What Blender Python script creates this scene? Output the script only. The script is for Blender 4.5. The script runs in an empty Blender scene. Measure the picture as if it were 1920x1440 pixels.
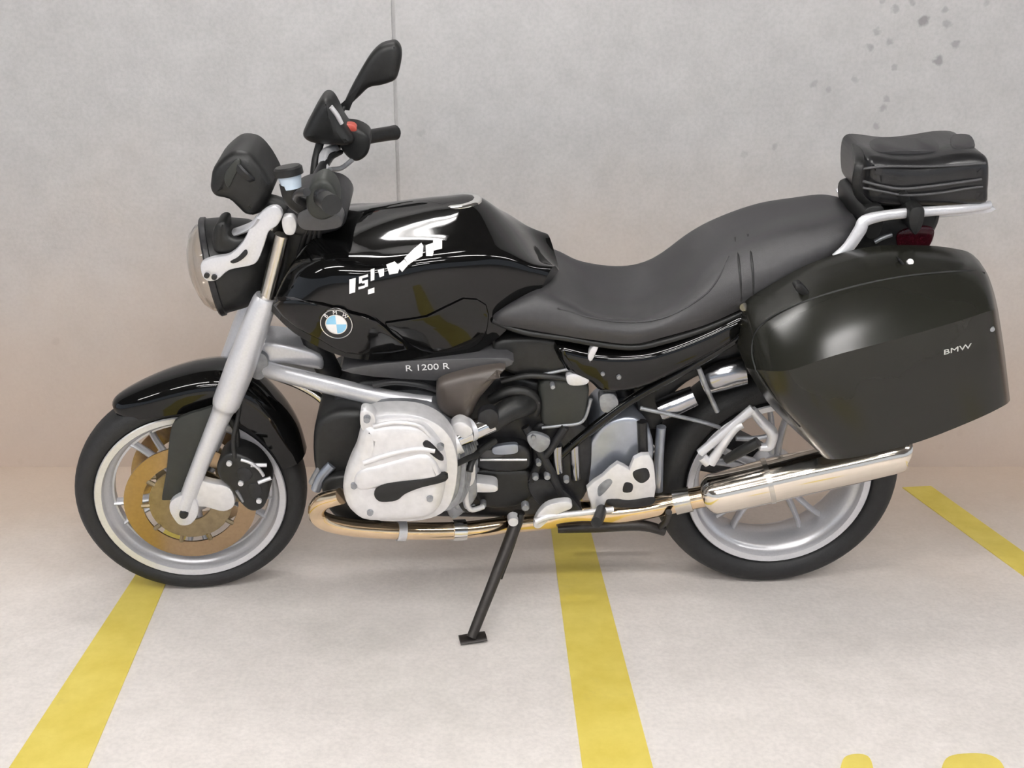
import bpy, bmesh, math, random
from mathutils import Vector, Matrix
from mathutils.bvhtree import BVHTree
random.seed(4)
R_ = math.radians
scene = bpy.context.scene
COL = scene.collection

# ------------------------------------------------------------------ camera
F_PX, PITCH, CAM_H = 2264.0, R_(18.7), 1.5
cam_d = bpy.data.cameras.new('camera'); cam = bpy.data.objects.new('camera', cam_d); COL.objects.link(cam)
cam.location = (0, 0, CAM_H); cam.rotation_euler = (R_(90) - PITCH, 0, 0)
cam_d.sensor_width = 36.0; cam_d.lens = 36.0 * F_PX / 1920.0; cam_d.clip_start = 0.05
scene.camera = cam
# ------------------------------------------------------------------ world, exposure
world = bpy.data.worlds.new('world'); scene.world = world; world.use_nodes = True
world.node_tree.nodes['Background'].inputs[0].default_value = (0.80, 0.88, 1.0, 1)
world.node_tree.nodes['Background'].inputs[1].default_value = 0.22
scene.view_settings.view_transform = 'Standard'; scene.view_settings.look = 'None'
scene.view_settings.gamma = 1.0; scene.view_settings.use_curve_mapping = False
scene.view_settings.exposure = 1.74
cy = scene.cycles
cy.max_bounces = 7; cy.diffuse_bounces = 4; cy.glossy_bounces = 4; cy.transmission_bounces = 6; cy.caustics_reflective = False; cy.caustics_refractive = False; cy.sample_clamp_indirect = 4.0
LAMP_POWER = 13.0
WALL_Y = 3.6
CEIL_Z = 2.75

# ------------------------------------------------------------------ materials
def mat(name, col, rough=0.5, metal=0.0, coat=0.0, noise=0.0, nscale=40.0, bump=0.0, bscale=200.0, spec=0.5,
        emit=0.0, trans=0.0, ior=1.5, col2=None, coord='Object'):
    m = bpy.data.materials.new(name); m.use_nodes = True
    nt = m.node_tree; b = nt.nodes['Principled BSDF']
    b.inputs['Base Color'].default_value = (*col, 1); b.inputs['Roughness'].default_value = rough
    b.inputs['Metallic'].default_value = metal; b.inputs['Coat Weight'].default_value = coat
    b.inputs['Coat Roughness'].default_value = 0.03
    b.inputs['Specular IOR Level'].default_value = spec; b.inputs['IOR'].default_value = ior
    b.inputs['Transmission Weight'].default_value = trans
    if emit: 
        b.inputs['Emission Color'].default_value = (*col, 1); b.inputs['Emission Strength'].default_value = emit
    tc = nt.nodes.new('ShaderNodeTexCoord')
    if noise or col2:
        n = nt.nodes.new('ShaderNodeTexNoise'); n.inputs['Scale'].default_value = nscale; n.inputs['Detail'].default_value = 6
        nt.links.new(tc.outputs[coord], n.inputs['Vector'])
        r = nt.nodes.new('ShaderNodeValToRGB'); r.color_ramp.elements[0].position = .3; r.color_ramp.elements[1].position = .7
        c2 = col2 or tuple(min(1, c * (1 + noise)) for c in col); c1 = tuple(c * (1 - noise) for c in col) if noise else col
        r.color_ramp.elements[0].color = (*c1, 1); r.color_ramp.elements[1].color = (*c2, 1)
        nt.links.new(n.outputs['Fac'], r.inputs[0]); nt.links.new(r.outputs[0], b.inputs['Base Color'])
    if bump:
        n = nt.nodes.new('ShaderNodeTexNoise'); n.inputs['Scale'].default_value = bscale; n.inputs['Detail'].default_value = 3
        nt.links.new(tc.outputs[coord], n.inputs['Vector'])
        bp = nt.nodes.new('ShaderNodeBump'); bp.inputs['Strength'].default_value = bump; bp.inputs['Distance'].default_value = .002
        nt.links.new(n.outputs['Fac'], bp.inputs['Height']); nt.links.new(bp.outputs[0], b.inputs['Normal'])
    return m
M = dict(
    gloss=mat('gloss_black_paint', (.003, .003, .003), .05, noise=.06, nscale=6, spec=.42),
    black=mat('black_plastic', (.012, .012, .012), .42, spec=.4, noise=.25, nscale=60, bump=.12, bscale=700),
    dark=mat('dark_metal', (.022, .022, .024), .38, metal=.35, noise=.3, nscale=50),
    rubber=mat('tyre_rubber', (.013, .013, .014), .62, noise=.2, nscale=80, bump=.2, bscale=300),
    guard=mat('charcoal_plastic', (.022, .024, .021), .5, noise=.1, nscale=50, bump=.1, bscale=600),
    seat=mat('seat_vinyl', (.038, .037, .039), .45, noise=.08, nscale=90, bump=.25, bscale=900),
    case=mat('case_plastic', (.014, .014, .011), .22, noise=.06, nscale=5, spec=.38),
    bag=mat('bag_vinyl', (.013, .013, .014), .28, noise=.25, nscale=30, bump=.5, bscale=45),
    silver=mat('silver_paint', (.70, .70, .73), .32, metal=.45, noise=.04, nscale=200),
    alu=mat('cast_aluminium', (.74, .73, .74), .40, metal=.40, noise=.06, nscale=60, bump=.08, bscale=500),
    cast=mat('grey_casting', (.30, .31, .33), .42, metal=.6, noise=.25, nscale=45, bump=.1, bscale=400),
    chrome=mat('chrome', (.86, .85, .83), .09, metal=1.0, noise=.02, nscale=20),
    brushed=mat('brushed_steel', (.66, .62, .56), .22, metal=1.0, noise=.06, nscale=60),
    carrier=mat('bronze_carrier', (.30, .24, .15), .35, metal=1.0, noise=.15, nscale=60),
    header=mat('warm_steel', (.80, .62, .42), .13, metal=1.0, noise=.10, nscale=14),  # header pipes: golden floor reflection tinted evenly into the steel colour
    muff=mat('warm_chrome', (.88, .80, .70), .12, metal=1.0, noise=.02, nscale=20),
    steel=mat('dark_polished_steel', (.42, .42, .44), .18, metal=1.0, noise=.05, nscale=30),
    bluecast=mat('blue_grey_casting', (.36, .39, .45), .30, metal=.7, noise=.12, nscale=25),
    disc=mat('brake_disc_steel', (.40, .285, .175), .26, metal=1.0, noise=.08, nscale=120),
    cover=mat('grey_cover_plastic', (.060, .059, .062), .38, noise=.08, nscale=80),
    scoop=mat('bronze_grey_plastic', (.075, .062, .054), .36, noise=.08, nscale=40),
    stand=mat('stand_steel', (.035, .031, .029), .45, metal=.5, noise=.2, nscale=70),
    glass=mat('headlamp_glass', (.93, .90, .86), .02, trans=1.0, ior=1.4, noise=.01),
    refl=mat('reflector', (.85, .82, .76), .15, metal=1.0, noise=.02),
    white=mat('white_print', (.80, .79, .79), .4, noise=.03),
    blue=mat('blue_enamel', (.25, .52, .72), .25, noise=.05),
    bluew=mat('translucent_reservoir', (.55, .66, .78), .25, noise=.06, nscale=60),
    red=mat('red_plastic', (.42, .07, .05), .4, noise=.1),
    tail=mat('tail_lamp_red', (.030, .003, .006), .15, noise=.2, nscale=200),
    mirror=mat('mirror_glass', (.8, .8, .8), .03, metal=1.0, noise=.01),
    hose=mat('rubber_hose', (.012, .012, .012), .5, noise=.2),
    sticker=mat('warning_label', (.5, .5, .48), .5, noise=.15),
)
def nodes_of(name):
    m = bpy.data.materials.new(name); m.use_nodes = True
    return m, m.node_tree, m.node_tree.nodes['Principled BSDF']
def noise_node(nt, vec, scale, detail=6, rough=.55):
    n = nt.nodes.new('ShaderNodeTexNoise'); n.inputs['Scale'].default_value = scale; n.inputs['Detail'].default_value = detail
    n.inputs['Roughness'].default_value = rough; nt.links.new(vec, n.inputs['Vector']); return n.outputs['Fac']
def ramp(nt, fac, stops):
    r = nt.nodes.new('ShaderNodeValToRGB'); e = r.color_ramp.elements
    while len(e) < len(stops): e.new(.5)
    for i, (p, c) in enumerate(stops): e[i].position = p; e[i].color = (*c, 1)
    nt.links.new(fac, r.inputs[0]); return r.outputs[0]
def mixc(nt, fac, a, b, mode='MIX'):
    n = nt.nodes.new('ShaderNodeMix'); n.data_type = 'RGBA'; n.blend_type = mode
    if hasattr(fac, 'is_linked'): nt.links.new(fac, n.inputs[0])
    else: n.inputs[0].default_value = fac
    for s, x in ((n.inputs[6], a), (n.inputs[7], b)):
        if hasattr(x, 'is_linked'): nt.links.new(x, s)
        else: s.default_value = (*x, 1)
    return n.outputs[2]
FW = Vector((0, math.cos(PITCH), -math.sin(PITCH))); UP = Vector((0, math.sin(PITCH), math.cos(PITCH))); CAMP = Vector((0, 0, CAM_H))
WALL_PITS = [(1731, 39, .016, .85), (1760, 113, .015, .8), (1775, 46, .013, .5), (1772, 18, .010, .45), (1791, 83, .012, .6), (1644, 59, .011, .45), (1631, 88, .012, .5), (1668, 78, .010, .5), (1677, 126, .009, .45),
    (1602, 150, .011, .4), (1662, 186, .010, .5), (1656, 203, .011, .5), (1643, 237, .010, .5), (1679, 18, .013, .5), (1710, 2, .011, .5), (1656, 2, .011, .45), (1526, 157, .012, .4), (1554, 168, .010, .35), (1850, 5, .011, .3),
    (1452, 275, .010, .35), (1396, 290, .010, .25), (105, 640, .016, .35), (1800, 812, .012, .35), (1764, 838, .011, .35), (38, 866, .012, .4), (790, 250, .012, .25), (560, 400, .010, .25)]
def concrete(name, c_lo, c_hi, stain, pits=0.0, bounce_tint=None):
    m, nt, b = nodes_of(name)
    tc = nt.nodes.new('ShaderNodeTexCoord'); v = tc.outputs['Object']
    base = ramp(nt, noise_node(nt, v, 1.3, 8, .6), [(.3, c_lo), (.7, c_hi)])
    mott = ramp(nt, noise_node(nt, v, 14, 6, .65), [(.3, (.86, .85, .84)), (.7, (1.05, 1.04, 1.04))])
    col = mixc(nt, .6, base, mott, 'MULTIPLY')
    grain = ramp(nt, noise_node(nt, v, 90, 3), [(.35, (.90, .90, .90)), (.6, (1.03, 1.03, 1.03))])
    col = mixc(nt, .6, col, grain, 'MULTIPLY')
    st = ramp(nt, noise_node(nt, v, 2.6, 5, .7), [(.56, (0, 0, 0)), (.75, (1, 1, 1))])
    rgb = nt.nodes.new('ShaderNodeRGBToBW'); nt.links.new(st, rgb.inputs[0])
    mul = nt.nodes.new('ShaderNodeMath'); mul.operation = 'MULTIPLY'; mul.inputs[1].default_value = .35
    nt.links.new(rgb.outputs[0], mul.inputs[0])
    col = mixc(nt, mul.outputs[0], col, stain)
    if pits == 1:
        jit = nt.nodes.new('ShaderNodeTexNoise'); jit.inputs['Scale'].default_value = 55; nt.links.new(v, jit.inputs['Vector'])
        sc = nt.nodes.new('ShaderNodeVectorMath'); sc.operation = 'SCALE'; sc.inputs['Scale'].default_value = .022; nt.links.new(jit.outputs['Color'], sc.inputs[0])
        ps = nt.nodes.new('ShaderNodeVectorMath'); ps.operation = 'ADD'; nt.links.new(v, ps.inputs[0]); nt.links.new(sc.outputs[0], ps.inputs[1])
        for u_, v_, r_, st_ in WALL_PITS:
            r0 = FW + Vector((1, 0, 0)) * ((u_ - 960) / F_PX) - UP * ((v_ - 720) / F_PX); q = CAMP + r0 * (WALL_Y / r0.y) + Vector((.011, .011, .011))
            dn = nt.nodes.new('ShaderNodeVectorMath'); dn.operation = 'DISTANCE'; nt.links.new(ps.outputs[0], dn.inputs[0]); dn.inputs[1].default_value = q
            mr = nt.nodes.new('ShaderNodeMapRange'); mr.inputs['From Min'].default_value = r_ * 1.15; mr.inputs['From Max'].default_value = r_ * .6; mr.inputs['To Max'].default_value = st_ * .62
            nt.links.new(dn.outputs['Value'], mr.inputs['Value'])
            col = mixc(nt, mr.outputs[0], col, (.10, .095, .10))
    elif pits:
        vo = nt.nodes.new('ShaderNodeTexVoronoi'); vo.inputs['Scale'].default_value = 16; vo.inputs['Randomness'].default_value = 1
        nt.links.new(v, vo.inputs['Vector'])
        lt = nt.nodes.new('ShaderNodeMath'); lt.operation = 'LESS_THAN'; lt.inputs[1].default_value = .055
        nt.links.new(vo.outputs['Distance'], lt.inputs[0])
        gate = nt.nodes.new('ShaderNodeMath'); gate.operation = 'GREATER_THAN'; gate.inputs[1].default_value = .66
        nt.links.new(noise_node(nt, v, 1.1, 2), gate.inputs[0])
        mm = nt.nodes.new('ShaderNodeMath'); mm.operation = 'MULTIPLY'
        nt.links.new(lt.outputs[0], mm.inputs[0]); nt.links.new(gate.outputs[0], mm.inputs[1])
        m2 = nt.nodes.new('ShaderNodeMath'); m2.operation = 'MULTIPLY'; m2.inputs[1].default_value = pits
        nt.links.new(mm.outputs[0], m2.inputs[0])
        col = mixc(nt, m2.outputs[0], col, (.22, .21, .21))
    if bounce_tint:   # warm bounce tone painted into the colour towards the wall foot, cloudy edge
        ax, f0, f1, fc, amt = bounce_tint
        sx = nt.nodes.new('ShaderNodeSeparateXYZ'); nt.links.new(v, sx.inputs[0])
        ad = nt.nodes.new('ShaderNodeMath'); ad.operation = 'MULTIPLY_ADD'; ad.inputs[1].default_value = .9; 
        nt.links.new(noise_node(nt, v, 1.1, 6, .6), ad.inputs[0]); nt.links.new(sx.outputs['XYZ'.index(ax.upper())], ad.inputs[2])
        mr = nt.nodes.new('ShaderNodeMapRange'); mr.interpolation_type = 'SMOOTHSTEP'
        mr.inputs['From Min'].default_value = f0 + .45; mr.inputs['From Max'].default_value = f1 + .45; mr.inputs['To Max'].default_value = amt
        nt.links.new(ad.outputs[0], mr.inputs['Value'])
        col = mixc(nt, mr.outputs[0], col, fc)
    nt.links.new(col, b.inputs['Base Color'])
    b.inputs['Roughness'].default_value = .75; b.inputs['Specular IOR Level'].default_value = .3
    bp = nt.nodes.new('ShaderNodeBump'); bp.inputs['Strength'].default_value = .25; bp.inputs['Distance'].default_value = .003
    nt.links.new(noise_node(nt, v, 60, 5), bp.inputs['Height']); nt.links.new(bp.outputs[0], b.inputs['Normal'])
    return m
M['wall'] = concrete('wall_concrete', (.435, .433, .433), (.485, .481, .480), (.40, .388, .38), 1, bounce_tint=('z', 1.15, .0, (.56, .44, .35), .75))
M['floor'] = concrete('floor_concrete', (.80, .755, .72), (.86, .815, .78), (.74, .70, .67), bounce_tint=('y', 2.55, 3.6, (.60, .47, .36), .75))
M['ceil'] = concrete('ceiling_concrete', (.15, .145, .14), (.18, .175, .17), (.14, .135, .13))
def paint_mat():
    m, nt, b = nodes_of('yellow_road_paint')
    tc = nt.nodes.new('ShaderNodeTexCoord'); v = tc.outputs['Object']
    col = ramp(nt, noise_node(nt, v, 9, 6, .65), [(.3, (.68, .54, .085)), (.7, (.80, .66, .15))])
    dirt = ramp(nt, noise_node(nt, v, 5, 7, .7), [(.58, (0, 0, 0)), (.74, (1, 1, 1))])
    bw = nt.nodes.new('ShaderNodeRGBToBW'); nt.links.new(dirt, bw.inputs[0])
    mu = nt.nodes.new('ShaderNodeMath'); mu.operation = 'MULTIPLY'; mu.inputs[1].default_value = .45; nt.links.new(bw.outputs[0], mu.inputs[0])
    nt.links.new(mixc(nt, mu.outputs[0], col, (.55, .44, .12)), b.inputs['Base Color'])
    b.inputs['Roughness'].default_value = .55
    return m
M['paint'] = paint_mat()

# ------------------------------------------------------------------ frames: the bike leans on its side stand
LEAN, STEER = R_(8.93), R_(5.78)
FC = Vector((-0.8017, 2.8316, 0.0016)); RC = Vector((0.6600, 2.8861, 0.0016))
WB = (RC - FC).length
EX = (RC - FC).normalized(); NN = Vector((0, 0, 1)).cross(EX)
EZ = Vector((0, 0, 1)) * math.cos(LEAN) - NN * math.sin(LEAN); EY = NN * math.cos(LEAN) + Vector((0, 0, 1)) * math.sin(LEAN)
BM = Matrix(((EX.x, EY.x, EZ.x, FC.x), (EX.y, EY.y, EZ.y, FC.y), (EX.z, EY.z, EZ.z, FC.z), (0, 0, 0, 1)))
CAMP = Vector((0, 0, CAM_H)); FW = Vector((0, math.cos(PITCH), -math.sin(PITCH))); UP = Vector((0, math.sin(PITCH), math.cos(PITCH)))
def ray(u, v): return FW + Vector((1, 0, 0)) * ((u - 960) / F_PX) - UP * ((v - 720) / F_PX)
def P(u, v, w):
    """measured point: where the sight line through (u, v) meets the bike's own plane at lateral offset w (metres, minus = left side)"""
    r = ray(u, v); t = (w - (CAMP - FC).dot(EY)) / r.dot(EY)
    q = CAMP + r * t - FC
    return Vector((q.dot(EX), w, q.dot(EZ)))
def G(u, v, z=0.0):
    r = ray(u, v); t = (z - CAM_H) / r.z
    return CAMP + r * t

# ------------------------------------------------------------------ mesh helpers
def finish(bm, name, m, parent=None, off=Vector((0, 0, 0)), smooth=True, ang=35, recalc=True):
    if recalc: bmesh.ops.recalc_face_normals(bm, faces=bm.faces[:])
    if off.length: bmesh.ops.translate(bm, vec=-off, verts=bm.verts[:])
    me = bpy.data.meshes.new(name); bm.to_mesh(me); bm.free()
    me.materials.append(M[m] if isinstance(m, str) else m)
    if smooth:
        me.shade_smooth(); me.set_sharp_from_angle(angle=R_(ang))
    o = bpy.data.objects.new(name, me); COL.objects.link(o)
    if parent is not None: o.parent = parent
    return o
def cr(p0, p1, p2, p3, t):
    return 0.5 * ((2 * p1) + (p2 - p0) * t + (2 * p0 - 5 * p1 + 4 * p2 - p3) * t * t + (3 * p1 - p0 - 3 * p2 + p3) * t ** 3)
def spline(pts, n, closed=False):
    out = []; L = len(pts)
    segs = L if closed else L - 1
    for i in range(segs):
        g = (lambda k: pts[k % L]) if closed else (lambda k: pts[max(0, min(L - 1, k))])
        for s in range(n): out.append(cr(g(i - 1), g(i), g(i + 1), g(i + 2), s / n))
    if not closed: out.append(pts[-1].copy())
    return out
def add_grid(bm, rows, closed=False, cap=False):
    V = [[bm.verts.new(p) for p in r] for r in rows]
    n = len(V[0])
    for i in range(len(V) - 1):
        for j in range(n if closed else n - 1):
            k = (j + 1) % n
            try: bm.faces.new((V[i][j], V[i][k], V[i + 1][k], V[i + 1][j]))
            except ValueError: pass
    if cap:
        for r in (V[0], V[-1]):
            try: bm.faces.new(r)
            except ValueError: pass
    return V
def add_tube(bm, pts, r, n=12, res=6, flat=None):
    pts = [Vector(p) for p in pts]
    rs = r if isinstance(r, (list, tuple)) else [r] * len(pts)
    if res > 1 and len(pts) > 2:
        q = spline(pts, res); rr = []
        for i in range(len(pts) - 1):
            for s in range(res): rr.append(rs[i] + (rs[i + 1] - rs[i]) * s / res)
        rr.append(rs[-1]); pts, rs = q, rr
    T = [(pts[min(i + 1, len(pts) - 1)] - pts[max(i - 1, 0)]).normalized() for i in range(len(pts))]
    a = Vector((0, 1, 0)) if abs(T[0].y) < .9 else Vector((0, 0, 1))
    nrm = (a - T[0] * a.dot(T[0])).normalized(); rows = []
    for i, p in enumerate(pts):
        nrm = (nrm - T[i] * nrm.dot(T[i])).normalized(); b = T[i].cross(nrm)
        fa, fb = flat or (1, 1)
        rows.append([p + (nrm * math.cos(2 * math.pi * k / n) * fa + b * math.sin(2 * math.pi * k / n) * fb) * rs[i] for k in range(n)])
    add_grid(bm, rows, closed=True, cap=True)
def add_lathe(bm, prof, origin, axis, n=40, closed_prof=False):
    axis = Vector(axis).normalized(); a = Vector((0, 0, 1)) if abs(axis.z) < .9 else Vector((1, 0, 0))
    e1 = (a - axis * a.dot(axis)).normalized(); e2 = axis.cross(e1); origin = Vector(origin)
    rows = []
    for (s, r) in prof + ([prof[0]] if closed_prof else []):
        r = max(r, 1e-5)
        rows.append([origin + axis * s + (e1 * math.cos(2 * math.pi * k / n) + e2 * math.sin(2 * math.pi * k / n)) * r for k in range(n)])
    add_grid(bm, rows, closed=True, cap=False)
    bmesh.ops.remove_doubles(bm, verts=bm.verts[:], dist=1e-5)
def inset(poly, d):
    n = len(poly); out = []
    area = sum(poly[i][0] * poly[(i + 1) % n][1] - poly[(i + 1) % n][0] * poly[i][1] for i in range(n))
    sg = 1 if area > 0 else -1
    for i in range(n):
        a, b, c = poly[i - 1], poly[i], poly[(i + 1) % n]
        d1 = Vector((b[0] - a[0], b[1] - a[1])); d2 = Vector((c[0] - b[0], c[1] - b[1]))
        if d1.length < 1e-7 or d2.length < 1e-7: out.append(b); continue
        d1.normalize(); d2.normalize()
        n1 = Vector((-d1.y, d1.x)) * sg; n2 = Vector((-d2.y, d2.x)) * sg
        m = n1 + n2
        if m.length < 1e-4: out.append(b); continue
        m.normalize(); k = d / max(.45, m.dot(n1))
        out.append((b[0] + m.x * k, b[1] + m.y * k))
    return out
def add_puff(bm, px, w, rings, back, sm=4, wfun=None):
    """panel whose outline is px at lateral offset w; rings = (inset, dw) towards the viewer side, then back plane"""
    pts = [P(u, v, w) for (u, v) in px]
    if sm > 1: pts = spline(pts, sm, closed=True)
    poly = [(p.x, p.z) for p in pts]
    wf = wfun or (lambda x, z: 0.0)
    rows = [[Vector((x, back, z)) for x, z in inset(poly, .003)], [Vector((x, back - .003 if back > w else back + .003, z)) for x, z in poly]]
    for d, dw in rings:
        q = inset(poly, d) if d > 0 else poly
        rows.append([Vector((x, w + dw + wf(x, z), z)) for x, z in q])
    add_grid(bm, rows, closed=True, cap=True)
    bmesh.ops.triangulate(bm, faces=[f for f in bm.faces if len(f.verts) > 4])
def box(bm, c, s, rot=None, bev=.0):
    mtx = Matrix.Translation(Vector(c)) @ (rot.to_4x4() if rot else Matrix.Identity(4)) @ Matrix.Diagonal((*s, 1))
    r = bmesh.ops.create_cube(bm, size=1.0, matrix=mtx)
    if bev:
        es = list({e for v in r['verts'] for e in v.link_edges})
        bmesh.ops.bevel(bm, geom=es, offset=bev, segments=2, affect='EDGES', profile=.5)
def rotY(a): return Matrix.Rotation(a, 3, 'Y')
RND = [(0, 0), (.002, -.004), (.006, -.0065), (.012, -.008)]
RNDS = [(0, 0), (.001, -.002), (.003, -.003)]
class Thing:
    def __init__(s, name, base, label, cat, group=None):
        s.base = Vector(base); s.e = bpy.data.objects.new(name, None); COL.objects.link(s.e)
        mm = BM.copy(); mm.translation = BM @ s.base
        s.e.matrix_world = mm; s.e.empty_display_size = .1
        s.e['label'] = label; s.e['category'] = cat
        if group: s.e['group'] = group
    def part(s, name, bm, m, parent=None, label=None, **k):
        o = finish(bm, name, m, parent if parent is not None else s.e, s.base, **k)
        if label: o['label'] = label
        return o
    def tube(s, name, pts, r, m, parent=None, label=None, **k):
        bm = bmesh.new(); add_tube(bm, [p if isinstance(p, Vector) else P(*p) for p in pts], r, **k)
        return s.part(name, bm, m, parent, label, ang=50)
    def puff(s, name, px, w, back, m, parent=None, label=None, rings=RND, sm=4, wfun=None, ang=35):
        bm = bmesh.new(); add_puff(bm, px, w, rings, back, sm, wfun)
        return s.part(name, bm, m, parent, label, ang=ang)
    def lathe(s, name, prof, origin, axis, m, parent=None, label=None, n=32, ang=35):
        bm = bmesh.new(); add_lathe(bm, prof, origin, axis, n)
        return s.part(name, bm, m, parent, label, ang=ang)
    def shared(s, name, src, mtx, parent=None):
        o = bpy.data.objects.new(name, src.data); COL.objects.link(o); o.parent = parent if parent is not None else s.e
        o.matrix_local = mtx; return o
def mirrored_loft(rows_px, nu=6, nv=5, xs=None):
    rows = []
    for r in rows_px:
        near = [P(*q) if not isinstance(q, Vector) else q for q in r]
        x = near[-1].x
        far = [Vector((p.x, -p.y, p.z)) for p in reversed(near[:-1])]
        rows.append(spline(near + far, nv))
    cols = list(zip(*rows)); cols = [spline(list(c), nu) for c in cols]
    return [list(r) for r in zip(*cols)]

# ------------------------------------------------------------------ setting
def struct(name, bm, m):
    o = finish(bm, name, m, smooth=False); o['kind'] = 'structure'; return o
bm = bmesh.new(); box(bm, (0, -2.2, -.06), (16, 12.2, .12)); struct('floor', bm, 'floor')
JX = G(742, 180).x
def wall_x(u, v):
    r = ray(u, v); return (CAMP + r * (WALL_Y / r.y))
jx = wall_x(741, 160).x
bm = bmesh.new()
box(bm, ((-8 + jx - .005) / 2, WALL_Y + .15, 1.4), (jx - .005 + 8, .3, 2.8)); 
box(bm, ((8 + jx + .005) / 2, WALL_Y + .15, 1.4), (8 - jx - .005, .3, 2.8))
box(bm, (jx, WALL_Y + .157, 1.4), (.03, .3, 2.8))
struct('wall_back', bm, 'wall')
bm = bmesh.new(); box(bm, (0, -2.2, CEIL_Z + .1), (16, 12.2, .2)); struct('ceiling', bm, 'ceil')
def stripe(name, corners, label):
    bm = bmesh.new()
    top = [bm.verts.new(Vector((p.x, p.y, .0025))) for p in corners]
    bot = [bm.verts.new(Vector((p.x, p.y, 0.0))) for p in corners]
    bm.faces.new(top); n = len(top)
    for i in range(n): bm.faces.new((top[i], top[(i + 1) % n], bot[(i + 1) % n], bot[i]))
    o = finish(bm, name, 'paint', smooth=False); o['label'] = label; o['category'] = 'floor marking'; o['group'] = 'yellow parking bay markings'
    return o
def gseg(a, b):   # extend the far/near ends along the measured floor line
    return a, b
a1, a2, b1, b2 = G(247, 1090), G(308, 1102), G(164, 1440), G(18, 1440)
stripe('parking_line', [a1 + (a1 - b2) * .95, a2 + (a2 - b1) * .95, b1 + (b1 - a2) * 1.6, b2 + (b2 - a1) * 1.6], 'yellow painted bay line running out from under the front wheel')
a1, a2, b1, b2 = G(1042, 1060), G(1124, 1060), G(1224, 1440), G(1092, 1440)
stripe('parking_line', [a1 + (a1 - b2) * .66, a2 + (a2 - b1) * .66, b1 + (b1 - a2) * 1.6, b2 + (b2 - a1) * 1.6], 'yellow painted bay line under the middle of the motorcycle')
a1, a2, b1, b2 = G(1692, 915), G(1745, 912), G(1925, 1040), G(1925, 1085)
stripe('parking_line', [a1, a2, b1 + (b1 - a2) * 1.5, b2 + (b2 - a1) * 1.5], 'yellow painted bay line behind the rear wheel, nearest the wall')
def blob(px, label):
    pts = spline([G(u, v) for u, v in px], 4, closed=True)
    stripe('floor_mark', pts, label)
blob([(1578, 1432), (1590, 1418), (1618, 1416), (1634, 1430), (1640, 1480), (1620, 1500), (1590, 1495), (1574, 1470)], 'small yellow painted mark at the photo bottom edge, the left one of two')
blob([(1768, 1434), (1785, 1418), (1830, 1414), (1862, 1420), (1882, 1440), (1890, 1490), (1850, 1510), (1790, 1505), (1764, 1470)], 'wide yellow painted mark at the photo bottom edge, the right one of two')

# ceiling fluorescent lamps; the long ones are added out of view for frontal light
m_tube = mat('fluorescent_tube', (1.0, .985, .965), .4, emit=LAMP_POWER, noise=.0)
def lamp(x, y, label, L=1.5):
    e = bpy.data.objects.new('ceiling_lamp', None); COL.objects.link(e); e.location = (x, y, CEIL_Z)
    e['label'] = label; e['category'] = 'ceiling lamp'; e['group'] = 'twin tube ceiling lamps'
    bm = bmesh.new(); box(bm, (0, 0, -.03), (L, .20, .06), bev=.006); finish(bm, 'housing', 'white', e, smooth=False)
    for s in (-1, 1):
        bm = bmesh.new(); add_tube(bm, [Vector((-L / 2 + .03, s * .06, -.085)), Vector((L / 2 - .03, s * .06, -.085))], .022, 12, 1); finish(bm, 'fluorescent_tube', m_tube, e)
        for q in (-L / 2 + .015, L / 2 - .015):
            bm = bmesh.new(); box(bm, (q, s * .06, -.075), (.03, .05, .05), bev=.004)
            finish(bm, 'lamp_holder', 'white', e, smooth=False)
LAMPS = [(-0.60, 3.12), (0.25, 2.0), (-1.7, 0.55), (0.0, 0.55), (1.7, 0.55), (-3.6, 0.55), (3.6, 0.55), (-0.9, -1.2), (0.9, -1.2), (-0.9, -3.4), (0.9, -3.4)]
names = ['over the tank', 'over the seat', 'second from the left in the front row', 'over the camera', 'second from the right in the front row', 'far left in the front row', 'far right in the front row', 'behind the camera on the left', 'behind the camera on the right', 'far behind the camera on the left', 'far behind the camera on the right']
for (x, y), nmx in zip(LAMPS, names): lamp(x, y, ('short' if y > 1 else 'added long') + ' twin tube fluorescent ceiling lamp ' + nmx, .65 if y > 1 else 1.5)

# ================================================================== MOTORCYCLE
B = Thing('motorcycle', (WB / 2, 0, 0), 'black naked touring motorcycle with silver engine leaning on its side stand', 'motorcycle')
RF, RR = .2822, .3108
AXF = Vector((0, 0, RF)); AXR = Vector((WB, 0, RR))
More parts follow.
